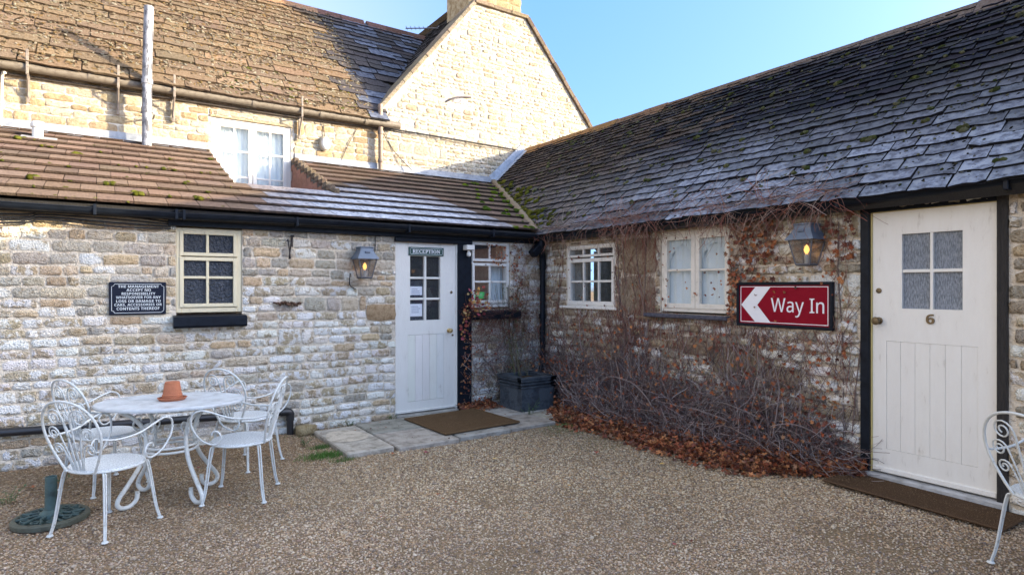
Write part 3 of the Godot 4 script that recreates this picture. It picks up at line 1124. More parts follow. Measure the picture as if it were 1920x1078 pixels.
func door_reception(b: Node) -> void:
	var u0 := -2.072
	var u1 := -1.303
	var v0 := .045
	var v1 := 1.982
	var mb := mbt(TL)
	mb.col = WHITE
	var light := Rect2(-1.893, 1.092, .387, .738)
	var low := Rect2(-1.92, .17, .46, .76)
	cells(mb, u0, u1, v0, v1, -.052, -.008, [light, low])
	var d := part("door", mb, M.white_paint, b)
	var x := low.position.x
	for k in 5:
		var w := .46 / 5
		var p := mbt(TL)
		p.col = jit(WHITE, .02)
		p.box(Vector3(x + .001, low.position.y + .002, -.042), Vector3(x + w - .0008, low.end.y - .002, -.0105), .0018)
		part("plank", p, M.white_paint, d)
		x += w
	var bars := mbt(TL)
	for c in [[-1.713, 1.092, -1.686, 1.83, -.010], [-1.893, 1.567, -1.506, 1.592, -.014], [-1.893, 1.326, -1.506, 1.351, -.0145]]:
		var q := mbt(TL)
		q.col = WHITE
		q.box(Vector3(c[0], c[1], -.05), Vector3(c[2], c[3], c[4]), .003)
		part("glazing_bar", q, M.white_paint, d)
	var ys := [1.092, 1.326, 1.351, 1.567, 1.592, 1.83]
	for i in 2:
		for j in 3:
			var p := mbt(TL)
			var a: float = [-1.893, -1.686][i]
			var e: float = [-1.713, -1.506][i]
			p.face([Vector3(a, ys[j * 2], -.034), Vector3(e, ys[j * 2], -.034), Vector3(e, ys[j * 2 + 1], -.0345), Vector3(a, ys[j * 2 + 1], -.0345)], Vector3.BACK)
			part("pane", p, M.glass, d)
			if i == 0 and j < 2:
				var lo := Vector2(a + .012, ys[j * 2] + (.045 if j == 0 else .03))
				var hi := Vector2(e - .012, ys[j * 2 + 1] - (.045 if j == 0 else .085))
				var bk := mbt(TL)
				bk.box(Vector3(a + .004, ys[j * 2] + .006, -.047), Vector3(e - .004, ys[j * 2 + 1] - .006, -.044), 0)
				part("notice_backing", bk, M.sign_black, d)
				var pp := mbt(TL)
				pp.box(Vector3(lo.x, lo.y, -.0435), Vector3(hi.x, hi.y, -.041), 0)
				var pa := part("notice", pp, M.paper, d)
				for k in 4:
					var l := mbt(TL)
					var y := hi.y - .035 - k * .022
					l.box(Vector3(lo.x + .02, y, -.0408), Vector3(hi.x - .02 - rr(0, .04), y + .007, -.0402), 0)
					part("faint_line", l, M.ink, d)
	var kb := mbt(TL)
	kb.T = TL * Transform3D(Basis(Vector3.RIGHT, PI / 2), Vector3(-1.395, .962, -.008))
	kb.lathe([Vector2(0, 0), Vector2(.026, 0), Vector2(.026, .006), Vector2(.011, .010), Vector2(.010, .03), Vector2(.024, .04), Vector2(.028, .052), Vector2(.022, .064), Vector2(0, .068)], 16)
	part("knob", kb, M.brass, d)
	for q in [[-1.362, 1.413, .017], [-1.345, .905, .012]]:
		var kk := MB.new()
		kk.T = TL * Transform3D(Basis(Vector3.RIGHT, PI / 2), Vector3(q[0], q[1], -.008))
		kk.lathe([Vector2(q[2], 0), Vector2(q[2], .006), Vector2(0, .008)], 12)
		part("lock", kk, M.dark_brass, d)
	box_part("weather_bar", d, TL, Vector3(u0 + .01, v0 + .002, -.0079), Vector3(u1 - .01, v0 + .03, .004), M.worn_paint, WHITE, .004)


# ------------------------------------------------------------------ lodging wing
func lodging_wing() -> void:
	var b := thing("lodging_wing", "low stone lodging wing with dark slate roof and white numbered door", "building", Vector3(0, 0, 5))
	var holes := [Rect2(.493, 1.225, .862, .76), Rect2(2.018, 1.205, .842, .83), Rect2(4.03, -.3, .90, 2.34)]
	var mb := mbt(TR)
	cells(mb, -3.0, 13.0, -.3, 2.19, -.35, 0.0, holes)
	var wall := part("wall", mb, M.mortar, b)
	var no := holes.duplicate()
	var big := [Rect2(1.45, 1.18, .50, .42), Rect2(1.47, 1.61, .50, .40), Rect2(2.66, .66, .50, .27), Rect2(3.2, .60, .36, .18), Rect2(2.3, .80, .4, .2)]
	for r in big: no.append(r)
	var o := {"band": [.16, .21], "thin": [.08, .115], "seg": [.35, .9], "tall": .13, "single": .22, "ratio": [1.3, 2.8], "len": [.09, .32], "joint": .02, "proud": .022, "white": .4,
		"white_at": func(p: Vector2) -> float: return clampf(0.32 + 0.9 * noise.get_noise_2d(p.x * 16 + 400, p.y * 22) + (.25 if p.x > 3.3 else 0.0), 0.05, 0.85),
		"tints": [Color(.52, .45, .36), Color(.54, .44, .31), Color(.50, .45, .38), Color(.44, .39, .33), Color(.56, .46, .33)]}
	var st := stones(TR, 0.0, 6.8, -.02, 2.08, no, wall, o)
	for r: Rect2 in big:
		var g := r.grow(-.008)
		st.append({"mb": stone(TR, g.position.x, g.position.y, g.size.x, g.size.y, .022, jit(Color(.42, .345, .255), .08)), "mat": M.stone, "p": TR * Vector3(g.get_center().x, g.get_center().y, 0), "n": TR.basis.z, "area": g.get_area(), "parent": wall})
	place(st, "stone", 300, "small_stones", wall)
	# the far walls that close the building
	var cl := MB.new()
	cl.col = Color(.8, .75, .68)
	cl.box(Vector3(3.5, -.3, -2.9), Vector3(3.82, 2.2, 13), 0)
	cl.T = frame(Vector3(0, 0, 0), Vector3.RIGHT, Vector3.UP)
	cl.prism(PackedVector2Array([Vector2(.36, -.3), Vector2(3.49, -.3), Vector2(3.49, 2.15), Vector2(RIDGE_R.x, 3.9), Vector2(.36, 2.5)]), 12.7, 12.99)
	part("rear_wall", cl, M.mortar, b)
	# windows
	var w3 := window("window", b, TR, Rect2(.493, 1.245, .862, .735), .05, -.006, .09, M.worn_paint, WHITE, [
		{"r": Rect2(.515, 1.835, .82, .135), "stile": .03, "cols": [.79, 1.06], "rows": [], "out": .008},
		{"r": Rect2(.525, 1.262, .81, .555), "stile": .045, "cols": [.803, 1.068], "rows": [1.542], "out": .012}], M.glass, .026)
	box_part("sill", w3, TR, Vector3(.40, 1.215, -.02), Vector3(1.41, 1.247, .05), M.worn_paint, WHITE, .006)
	var w4 := window("window", b, TR, Rect2(2.018, 1.225, .842, .81), .06, -.014, .1, M.worn_paint, IVORY, [
		{"r": Rect2(2.052, 1.262, .40, .735), "stile": .048, "cols": [], "rows": [1.645], "out": .010},
		{"r": Rect2(2.458, 1.262, .385, .735), "stile": .048, "cols": [], "rows": [1.64], "out": .012}], M.glass, .022)
	box_part("sill", w4, TR, Vector3(1.86, 1.165, -.02), Vector3(2.88, 1.203, .095), M.slate, Color(.11, .11, .14), .008)
	part("curtain", curtain(TR, Rect2(2.06, 1.25, .40, .74), -.066, 4.0, func(f): return .0), M.cloth, w4)
	part("curtain", curtain(TR, Rect2(2.46, 1.25, .40, .74), -.068, 4.0, func(f): return .0), M.cloth, w4)
	for s in 2:
		var vc := curtain(TR, Rect2(2.08 + s * .40, 1.70, .37, .28), -.050, 7.0, func(f): return .20 * pow(absf(sin(f * PI)), 0.8))
		vc.col = Color(.42, .46, .42)
		part("valance", vc, M.cloth, w4)
	box_part("interior_floor", b, TR, Vector3(-.3, -.05, -3.4), Vector3(12.9, .012, -.36), M.timber, Color(.2, .15, .1), 0)
	box_part("interior_partition", b, TR, Vector3(1.7, 0, -3.4), Vector3(1.75, 2.1, -.36), M.plaster, Color(.8, .75, .68), 0)
	# door 6
	door_six(b)
	box_part("door_post", b, TR, Vector3(4.028, -.05, -.1), Vector3(4.092, 2.1, .03), M.black_paint, BLACK)
	box_part("door_post", b, TR, Vector3(4.876, -.05, -.1), Vector3(4.932, 2.1, .03), M.timber, Color(.035, .03, .027))
	box_part("lintel", b, TR, Vector3(4.0925, 2.032, -.1), Vector3(4.8755, 2.12, .026), M.black_paint, BLACK)
	box_part("door_stop", b, TR, Vector3(4.0925, .06, -.08), Vector3(4.104, 2.03, .006), M.white_paint, Color(.62, .50, .20), .002)
	box_part("door_stop", b, TR, Vector3(4.1045, 2.0265, -.08), Vector3(4.8755, 2.0318, .008), M.white_paint, Color(.62, .50, .20), .002)
	box_part("step", b, TR, Vector3(4.03, -.1, -.32), Vector3(4.93, .088, .05), M.paving, Color(.50, .50, .50), .012)
	# gutter
	var g := gutter(b, [Vector3(-.15, 2.115, .1), Vector3(-.17, 2.135, 2.0), Vector3(-.17, 2.125, 4.0), Vector3(-.17, 2.15, 5.0), Vector3(-.17, 2.14, 13)], .05, BLACK)
	for z in [.9, 2.4, 3.95, 4.98, 6.2]:
		var k := MB.new()
		k.col = BLACK
		k.box(Vector3(-.226, 2.07, z - .014), Vector3(-.112, 2.165, z + .014), .004)
		part("collar", k, M.black_paint, g)
	box_part("fascia", b, TR, Vector3(.02, 2.06, .003), Vector3(4.02, 2.13, .05), M.black_paint, BLACK)
	# roof slabs
	var len := (RIDGE_R.x + .19) / Vector3(1, KR, 0).normalized().x
	var rb := mbt(RR)
	rb.col = Color(.03, .028, .028)
	cells(rb, -2.94, 13.1, -.02, len - .01, -.10, -.006, [])
	var back := frame(Vector3(RIDGE_R.x * 2 + .19, 2.132, 0), Vector3.FORWARD, Vector3(-1, KR, 0).normalized())
	rb.T = back
	cells(rb, -13.1, 2.94, -.02, len - .01, -.10, -.006, [])
	rb.T = Transform3D()
	var roof := part("roof", rb, M.timber, b)
	var pieces := []
	var v := -.04
	var i := 0
	while v < len - .06:
		var exposure := lerpf(.142, .070, v / len) * rr(.95, 1.05)
		var u := -2.93 + rr(0, .2)
		while u < 7.2:
			var w := rr(.15, .36) * lerpf(1.15, .75, v / len)
			var c := RR * Vector3(u + w / 2, v + .05, 0)
			if c.z > .12 or c.y > y_lean(c) - .02:
				var near := clampf((u - .2) / 2.2, 0, 1)
				var frost := clampf(1.25 - v / 1.25, 0, 1) * (0.35 + .65 * near) + .12 * noise.get_noise_2d(u * 30, v * 60)
				var cold := frost > .10
				var base := jit(pick([Color(.036, .040, .056), Color(.030, .033, .046), Color(.048, .049, .060), Color(.025, .028, .038)]), .2)
				if near < rr(.1, .9) : base = base.lerp(jit(Color(.105, .083, .066), .2), rr(.2, .9))
				var top := base
				var m: Material = M.slate
				if cold:
					m = M.frosted_slate
					top = base.lerp(Color(.285, .32, .385) * rr(.55, 1.2), clampf(pow(frost, 1.5) * rr(.75, 1.25), .04, 1.0))
				var l := minf(exposure * 1.9, len - v)
				pieces.append({"mb": tile(RR, u + .003, v, w - .006, l, rr(.014, .022), .011, rr(.019, .027), top, base * .25), "mat": m, "p": c, "n": RR.basis.z, "area": w * exposure, "parent": roof})
			u += w
		v += exposure
		i += 1
	place(pieces, "roof_slate", 300, "roof_slates_beyond", roof)
	var lw := []
	var lc := []
	for k in 5200:                                         # specks of lichen and grit
		var q := rr(.003, .010)
		var u2 := rr(-2.8, 6.0)
		var v2 := rr(0, len - .1)
		var c2 := RR * Vector3(u2, v2, 0)
		if c2.z < .12 and c2.y < y_lean(c2) + .03: continue
		lw.append(Transform3D(RR.basis * Basis(Vector3.BACK, rr(0, TAU)) * Basis.from_scale(Vector3(q * rr(.8, 2.0), q * rr(.6, 1.2), .003)), RR * Vector3(u2, v2, rr(.026, .036))))
		lc.append(jit(pick([Color(.20, .20, .19), Color(.34, .34, .32), Color(.12, .115, .08), Color(.02, .02, .02), Color(.03, .03, .025)]), .2))
	copies("lichen", moss_mesh(8), M.moss, lw, lc, roof)
	# ridge stones
	var z := -2.9
	while z < 8.0:
		var l := rr(.42, .55)
		var q := MB.new()
		q.col = jit(Color(.22, .145, .095), .2).lerp(Color(.16, .15, .15), clampf((z - .2) / 3.0, 0, .75))
		if z < -.6: q.col = jit(Color(.36, .21, .10), .12)
		q.T = frame(Vector3(RIDGE_R.x, RIDGE_R.y, z), Vector3.RIGHT, Vector3.UP)
		var dy := rr(-.006, .008)
		q.prism(PackedVector2Array([Vector2(-.16, -.115 + dy), Vector2(-.145, -.13 + dy), Vector2(0, .0 + dy), Vector2(.145, -.13 + dy), Vector2(.16, -.115 + dy), Vector2(.02, .045 + dy), Vector2(-.02, .045 + dy)]), .004, l - .004)
		part("ridge_stone", q, M.stone_slate, roof)
		z += l
	# moss
	var spots := []
	for k in 1300:
		var u := rr(-1.5, 6.6)
		var vv := pow(rng.randf(), .8) * (len - .15)
		var c := RR * Vector3(u, vv, 0)
		if c.z < .12 and c.y < y_lean(c) + .03: continue
		spots.append([u, vv, .038, rr(.006, .013) if rng.randf() < .84 else rr(.015, .032)])
	moss_on(RR, spots, [Color(.09, .115, .045), Color(.14, .16, .065), Color(.19, .20, .10), Color(.25, .25, .16)], roof)
	spots = []
	for k in 120:
		var vv := rr(.15, 1.7)
		var u := -(KR / KL) * vv * .728 + .12 + absf(rng.randfn(.1, .3)) * 1.2
		if u > -2.85: spots.append([u, vv, .040, rr(.02, .05)])
	moss_on(RR, spots, [Color(.15, .16, .03), Color(.20, .19, .04), Color(.11, .12, .03)], roof)

func door_six(b: Node) -> void:
	var mb := mbt(TR)
	mb.col = Color(.85, .83, .77)
	var light := Rect2(4.305, 1.317, .374, .54)
	var low := Rect2(4.20, .275, .565, .80)
	cells(mb, 4.105, 4.875, .10, 2.026, -.05, -.004, [light, low])
	var d := part("door", mb, M.white_paint, b)
	var n := 6
	for k in n:
		var w := low.size.x / n
		var x := low.position.x + k * w
		var p := mbt(TR)
		p.col = Color(.85, .83, .77) * rr(.98, 1.0)
		p.box(Vector3(x + .0006, low.position.y + .001, -.04), Vector3(x + w - .0006, low.end.y - .001, -.0065), .0016)
		part("plank", p, M.white_paint, d)
	for c in [[4.483, 1.317, 4.503, 1.857, -.006], [4.305, 1.577, 4.679, 1.600, -.008]]:
		box_part("glazing_bar", d, TR, Vector3(c[0], c[1], -.048), Vector3(c[2], c[3], c[4]), M.white_paint, Color(.85, .83, .77), .003)
	for i in 2:
		for j in 2:
			var a: float = [4.305, 4.503][i]
			var e: float = [4.483, 4.679][i]
			var y0: float = [1.317, 1.600][j]
			var y1: float = [1.577, 1.857][j]
			var p := mbt(TR)
			p.face([Vector3(a, y0, -.028), Vector3(e, y0, -.028), Vector3(e, y1, -.0285), Vector3(a, y1, -.0285)], Vector3.BACK)
			part("pane", p, M.wet_glass, d)
	var kb := MB.new()
	kb.T = TR * Transform3D(Basis(Vector3.RIGHT, PI / 2), Vector3(4.148, 1.222, -.004))
	kb.lathe([Vector2(.027, 0), Vector2(.027, .006), Vector2(.012, .010), Vector2(.011, .03), Vector2(.026, .04), Vector2(.030, .054), Vector2(.024, .066), Vector2(0, .07)], 16)
	part("knob", kb, M.dark_brass, d)
	kb = MB.new()
	kb.T = TR * Transform3D(Basis(Vector3.RIGHT, PI / 2), Vector3(4.148, 1.446, -.004))
	kb.lathe([Vector2(.02, 0), Vector2(.02, .005), Vector2(.008, .008), Vector2(0, .008)], 14)
	part("lock", kb, M.dark_brass, d)
	text("6", "Droid Sans", true, TR, Rect2(4.462, 1.213, .052, .07), -.003, .008, M.dark_brass, "door_number", d)
	box_part("weather_bar", d, TR, Vector3(4.107, .101, -.0035), Vector3(4.873, .14, .012), M.white_paint, Color(.85, .83, .77), .006)


# ------------------------------------------------------------------ main house
func gable_top(x: float) -> float:
	return minf(minf(4.395 + 1.224 * (x + 1.039), 6.56), 4.719 + 1.137 * (3.467 - x))

func main_house() -> void:
	var b := thing("main_house", "tall cream stone house with a steep gable and brown stone slate roof", "building", Vector3(-2, 0, ZM))
	var win := Rect2(-3.535, 2.60, 1.075, 1.24)
	var mb := mbt(TM)
	cells(mb, -9.0, -1.04, -.3, 4.10, -.4, 0, [win])
	var wall := part("front_wall", mb, M.render, b)
	mb = mbt(TM)
	mb.prism(PackedVector2Array([Vector2(-1.04, -.3), Vector2(3.467, -.3), Vector2(3.467, 4.719), Vector2(1.86, 6.55), Vector2(.73, 6.55), Vector2(-1.04, 4.395)]), -.4, 0)
	var gable := part("gable_wall", mb, M.render, b)
	var tints := [Color(.55, .475, .35), Color(.58, .52, .41), Color(.60, .555, .47), Color(.49, .385, .26)]
	var o := {"band": [.11, .20], "seg": [.4, 1.2], "tall": .13, "single": .12, "ratio": [1.8, 3.6], "len": [.12, .36], "joint": .014, "proud": .007, "white": .0, "tints": tints}
	var st := stones(TM, -6.6, -1.04, 3.34, 4.09, [win.grow(.03)], wall, o)
	o.tints = [Color(.56, .52, .445), Color(.59, .56, .495), Color(.53, .475, .39), Color(.60, .575, .525), Color(.50, .435, .345)]
	o.joint = .026
	o.proud = .006
	o.ratio = [1.2, 2.8]
	o.len = [.08, .28]
	var lined := func(r: Rect2) -> bool:
		var c := r.get_center()
		return gable_top(r.position.x) - .06 > r.end.y and gable_top(r.end.x) - .06 > r.end.y and not Rect2(.2, 4.70, .28, .18).intersects(r)
	st.append_array(stones(TM, -1.03, 3.45, 3.34, 6.5, [], gable, o, lined))
	place(st, "stone", 300, "small_stones", gable)
	# verges of the gable and its flat head
	for k in 26:
		var s := k % 2
		var f := float(k / 2) / 13.0
		var g := float(k / 2 + 1) / 13.0
		var p0 := Vector2(-1.08, 4.36)
		var p1 := Vector2(.72, 6.56)
		if s:
			p1 = Vector2(3.50, 4.68)
			p0 = Vector2(1.87, 6.555)
		var a := p0.lerp(p1, f)
		var e := p0.lerp(p1, g)
		var q := MB.new()
		q.col = jit(Color(.20, .16, .12), .25) if s else jit(Color(.30, .26, .20), .2)
		var along := (e - a)
		q.T = frame(Vector3(a.x, a.y, ZM), Vector3(along.x, along.y, 0).normalized(), Vector3(-along.y, along.x, 0).normalized() )
		q.box(Vector3(0.002, -.05 if s else -.03, -.5), Vector3(along.length() - .002, .035, .05 + rr(-.008, .008)), .006)
		part("verge_slate", q, M.stone_slate, b)
	for k in 3:
		var q := MB.new()
		q.col = jit(Color(.26, .21, .15), .15)
		q.box(Vector3(.70 + k * .395, 6.53, ZM - .3), Vector3(1.09 + k * .395, 6.60, ZM + .055 + rr(-.01, .01)), .008)
		part("coping_stone", q, M.stone_slate, b)
	# chimney
	var ch := MB.new()
	ch.col = Color(.82, .74, .58)
	ch.box(Vector3(.66, 5.9, ZM - .95), Vector3(1.80, 8.4, ZM - .11), .01)
	var chim := part("chimney", ch, M.render, b)
	var fr := frame(Vector3(0, 0, ZM - .11), Vector3.RIGHT, Vector3.UP)
	for d in stones(fr, .66, 1.80, 6.6, 7.0, [], chim, {"band": [.16, .22], "seg": [.4, .7], "tall": .25, "single": 1.0, "ratio": [1.5, 2.5], "len": [.2, .45], "joint": .012, "proud": .008, "white": .0, "tints": [Color(.50, .40, .26), Color(.46, .36, .22)]}):
		part("stone", d.mb, d.mat, chim)
	# roofs
	var rl := 3.45
	var rb := mbt(RM)
	rb.col = Color(.16, .13, .10)
	cells(rb, -9.2, 1.0, -.03, rl, -.12, -.006, [Rect2(-1.05, -1, 4, 1.9)])
	rb.T = frame(Vector3(0, 4.13, -2.80 - 2 * rl * RM.basis.y.z * -1.0), Vector3.LEFT, Vector3(0, KM, 1).normalized())
	cells(rb, -1.0, 9.2, -.03, rl, -.12, -.006, [])
	rb.T = frame(Vector3(-1.04, 4.36, ZM - .12), Vector3.BACK, Vector3(1, 1.224, 0).normalized())
	cells(rb, -7.0, 0.0, -.06, 3.56, -.12, -.006, [])
	rb.T = frame(Vector3(3.467, 4.68, ZM - .12), Vector3.FORWARD, Vector3(-1, 1.137, 0).normalized())
	cells(rb, 0.0, 7.0, -.06, 3.42, -.12, -.006, [])
	rb.T = Transform3D()
	rb.box(Vector3(-9.1, -.3, -7.9), Vector3(3.4, 4.2, -7.6), 0)
	rb.box(Vector3(3.1, -.3, -9.9), Vector3(3.46, 4.6, -3.36), 0)
	rb.T = frame(Vector3(-9.0, 0, 0), Vector3.FORWARD, Vector3.UP)
	rb.prism(PackedVector2Array([Vector2(2.96, -.3), Vector2(7.6, -.3), Vector2(7.6, 4.1), Vector2(5.27, 6.7), Vector2(2.96, 4.1)]), -.3, 0)
	rb.T = Transform3D()
	var roof := part("roof", rb, M.stone_slate, b)
	var pieces := []
	var v := -.05
	while v < rl - .1:
		var exposure := lerpf(.23, .115, v / rl) * rr(.93, 1.07)
		var u := -7.6 + rr(0, .25)
		while u < 1.0:
			var w := rr(.24, .60) * lerpf(1.15, .75, v / rl)
			var c := RM * Vector3(u + w / 2, v + .1, 0)
			if c.y > 4.30 + 1.224 * (c.x + 1.039) or c.x < -1.1:
				var base := jit(pick([Color(.225, .165, .112), Color(.21, .155, .107), Color(.25, .185, .125), Color(.19, .143, .105)]), .10)
				if c.x > -1.5: base = base.lerp(Color(.07, .075, .095), .8)  # the gable's cast shade painted into these slates as a darker tone
				var top := base
				var m: Material = M.stone_slate
				if c.x > -1.15 and rng.randf() < .55:
					m = M.frosted_slate
					top = Color(.15, .17, .22) * rr(.6, 1.1)
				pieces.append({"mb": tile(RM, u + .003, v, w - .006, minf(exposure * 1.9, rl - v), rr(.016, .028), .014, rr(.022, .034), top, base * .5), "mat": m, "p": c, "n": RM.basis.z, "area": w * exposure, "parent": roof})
			u += w
		v += exposure
	var wl := frame(Vector3(-1.04, 4.36, ZM - .12), Vector3.BACK, Vector3(1, 1.224, 0).normalized())
	v = 0.05
	while v < 3.3:
		var exposure := lerpf(.22, .13, v / 3.3)
		var u := -3.2 + rr(0, .2)
		while u < -.02:
			var w := minf(rr(.18, .34), .12 - u)
			var c := wl * Vector3(u + w / 2, v + .1, 0)
			if c.y > 4.13 + KM * (-2.80 - c.z) - .05:
				pieces.append({"mb": tile(wl, u + .003, v, w - .006, minf(exposure * 1.9, 3.4 - v), .02, .014, .026, jit(Color(.12, .115, .12), .25), Color(.05, .05, .05)), "mat": M.stone_slate, "p": c, "n": wl.basis.z, "area": w * exposure, "parent": roof})  # shade of this slope is put into the dark slate colour
			u += w
		v += exposure
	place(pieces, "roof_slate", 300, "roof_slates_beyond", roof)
	var lich := []
	for k in 7500:
		lich.append([rr(-6.3, -1.2), rr(0, 3.36), .034, rr(.005, .019)])
	var lw := []
	var lc := []
	for s in lich:                                       # crusts of pale lichen
		var q: float = s[3]
		lw.append(Transform3D(RM.basis * Basis(Vector3.BACK, rr(0, TAU)) * Basis.from_scale(Vector3(q * rr(.8, 2.2), q * rr(.6, 1.2), .004)), RM * Vector3(s[0], s[1], rr(.040, .052))))
		lc.append(jit(pick([Color(.36, .29, .20), Color(.44, .38, .30), Color(.50, .46, .39), Color(.33, .22, .11), Color(.11, .08, .06), Color(.14, .105, .07)]), .15))
	copies("lichen", moss_mesh(8), M.moss, lw, lc, roof)
	var ms := []
	for k in 60: ms.append([rr(-3.4, -1.3), rr(0, .9), .035, rr(.012, .03)])
	moss_on(RM, ms, [Color(.20, .20, .05), Color(.15, .16, .05)], roof)
	var x := -8.0
	while x < 1.0:
		var l := rr(.42, .5)
		var q := MB.new()
		q.col = jit(Color(.34, .21, .13), .15)
		if x > -1.0: q.col = jit(Color(.20, .12, .10), .15)
		var top_y := 4.13 + rl * RM.basis.y.y
		q.T = frame(Vector3(x, top_y, -2.80 + rl * RM.basis.y.z), Vector3.FORWARD, Vector3.UP)
		q.prism(PackedVector2Array([Vector2(-.16, -.12), Vector2(-.145, -.135), Vector2(0, .0), Vector2(.145, -.135), Vector2(.16, -.12), Vector2(.03, .06), Vector2(-.03, .06)]), .003, -(l - .003))
		part("ridge_stone", q, M.stone_slate, roof)
		x += l
	# gutter, its stays, downpipe
	var gc := Color(.20, .175, .135)
	var g := tube_part("gutter", b, [Vector3(-8.9, 4.07, ZM + .13), Vector3(-5.7, 4.075, ZM + .13), Vector3(-2.5, 4.09, ZM + .13), Vector3(-.78, 4.095, ZM + .13)], .055, M.iron, gc, 14)
	for xx in [-6.6, -4.9, -3.0, -2.05, -1.35]:
		var q := MB.new()
		q.col = gc
		q.tube([Vector3(xx - .03, 4.085, ZM + .13), Vector3(xx + .03, 4.085, ZM + .13)], .063, 14)
		part("collar", q, M.iron, g)
	tube_part("cable", b, [Vector3(-8.9, 3.975, ZM + .04), Vector3(-5.7, 3.99, ZM + .04), Vector3(-2.5, 4.0, ZM + .04), Vector3(-.9, 4.03, ZM + .04)], .014, M.iron, Color(.10, .085, .07), 6)
	for xx in [-5.52, -4.62, -4.0, -2.35]:
		var q := MB.new()
		q.col = Color(.24, .21, .18)
		q.box(Vector3(xx - .016, 3.68, ZM + .03), Vector3(xx + .016, 4.02, ZM + .06), .003)
		q.box(Vector3(xx - .014, 3.98, ZM + .19), Vector3(xx + .014, 4.27, ZM + .205), .003)
		q.tube(curve([Vector3(xx, 3.74, ZM + .06), Vector3(xx, 3.85, ZM + .09), Vector3(xx, 3.98, ZM + .20)], 4), .012, 6)
		q.tube([Vector3(xx, 3.99, ZM + .045), Vector3(xx, 4.0, ZM + .2)], .012, 6)
		part("gutter_stay", q, M.iron, b)
	var dp := tube_part("downpipe", b, [Vector3(-1.10, 4.40, ZM + .10), Vector3(-1.09, 3.34, ZM + .09)], .038, M.iron, Color(.34, .25, .19), 12)
	for yy in [4.15, 3.95, 3.5]:
		var q := MB.new()
		q.col = Color(.25, .2, .17)
		q.tube([Vector3(-1.095, yy - .025, ZM + .095), Vector3(-1.095, yy + .025, ZM + .095)], .047, 12)
		part("collar", q, M.iron, dp)
	# upper window
	var uw := window("window", b, TM, Rect2(-3.535, 2.62, 1.075, 1.22), .07, -.012, .1, M.white_paint, Color(.80, .78, .72), [
		{"r": Rect2(-3.47, 2.68, .47, 1.10), "stile": .05, "cols": [-3.24], "rows": [3.04, 3.40], "out": .012},
		{"r": Rect2(-2.99, 2.68, .47, 1.10), "stile": .05, "cols": [-2.755], "rows": [3.04, 3.40], "out": .012}], M.glass, .024)
	part("curtain", curtain(TM, Rect2(-3.46, 2.7, .47, 1.07), -.11, 6, func(f): return 0.0), M.cloth, uw)
	part("curtain", curtain(TM, Rect2(-2.99, 2.7, .46, 1.07), -.112, 6, func(f): return 0.0), M.cloth, uw)
	box_part("lintel", uw, TM, Vector3(-3.56, 3.842, .001), Vector3(-2.44, 3.87, .02), M.stone, Color(.5, .42, .3))
	# lead flashing at the top of the lean-to, stepped up beside the lodging roof
	for q in [[-8.6, -3.60], [-2.41, 1.13]]:
		var k := MB.new()
		k.col = Color(.34, .37, .42)
		k.box(Vector3(q[0], 3.33, ZM + .003), Vector3(q[1], 3.47, ZM + .022), .004)
		k.T = RL
		k.box(Vector3(q[0], 3.15, .028), Vector3(q[1], 3.285, .036), .003)
		part("lead_flashing", k, M.lead, b)
	var k2 := MB.new()
	k2.col = Color(.42, .48, .57)
	var vv := RR.basis.y
	k2.T = frame(Vector3(1.13, 3.375, ZM + .004), vv, Vector3(-vv.y, vv.x, 0))
	k2.box(Vector3(-.02, -.02, 0), Vector3(.95, .16, .02), .004)
	k2.box(Vector3(-.02, .035, .02), Vector3(.95, .045, .16), .003)
	part("lead_flashing", k2, M.lead, b)
	# vent slot in the gable
	var vt := mbt(TM)
	vt.col = Color(.10, .09, .10)
	vt.tube(curve([Vector3(.13, 4.675, .012), Vector3(.24, 4.74, .05), Vector3(.40, 4.80, .05), Vector3(.63, 4.845, .012)], 4), .016, 6)
	part("vent_hood", vt, M.iron, b)
	for kk in 4:
		box_part("vent_slat", b, TM, Vector3(.27, 4.70 + kk * .022, .004), Vector3(.46, 4.712 + kk * .022, .016), M.lead, Color(.45, .45, .52), .002)
	# wires on the gable and wall
	tube_part("cable", b, curve([Vector3(-1.0, 4.06, ZM + .02), Vector3(.2, 4.05, ZM + .025), Vector3(1.66, 4.035, ZM + .02)], 6), .009, M.plastic_black, Color.WHITE, 5)
	tube_part("cable", b, curve([Vector3(-1.0, 4.035, ZM + .02), Vector3(.3, 4.0, ZM + .025), Vector3(1.6, 4.0, ZM + .02)], 6), .006, M.plastic_black, Color.WHITE, 5)
	tube_part("cable", b, curve([Vector3(-.98, 3.97, ZM + .02), Vector3(-.85, 3.72, ZM + .02), Vector3(-.55, 3.40, ZM + .1)], 6), .006, M.plastic_black, Color(4, 4, 4), 5)
	tube_part("cable", b, curve([Vector3(-1.45, 3.98, ZM + .02), Vector3(-1.6, 3.7, ZM + .02), Vector3(-1.72, 3.42, ZM + .02)], 6), .005, M.plastic_black, Color(6, 6, 6), 5)
	tube_part("cable", b, curve([Vector3(-2.0, 4.0, ZM + .03), Vector3(-1.98, 3.88, ZM + .02), Vector3(-1.97, 3.74, ZM + .04)], 6), .007, M.plastic_black, Color(3, 3, 3), 5)
	tube_part("overflow_pipe", b, curve([Vector3(-5.73, 3.98, ZM + .1), Vector3(-5.76, 3.93, ZM + .05), Vector3(-5.77, 3.35, ZM + .05)], 5), .016, M.plastic_white, Color(1, .9, .75), 8)


# ------------------------------------------------------------------ the ground
func ground_y(x: float, z: float) -> float:
	return 0.02 * noise.get_noise_2d(x * 14, z * 14) + 0.035 * smoothstep(2.6, 4.6, z) * smoothstep(-1.8, -.2, x)

const PAVED := Rect2(-3.06, 0.04, 2.74, 1.2)

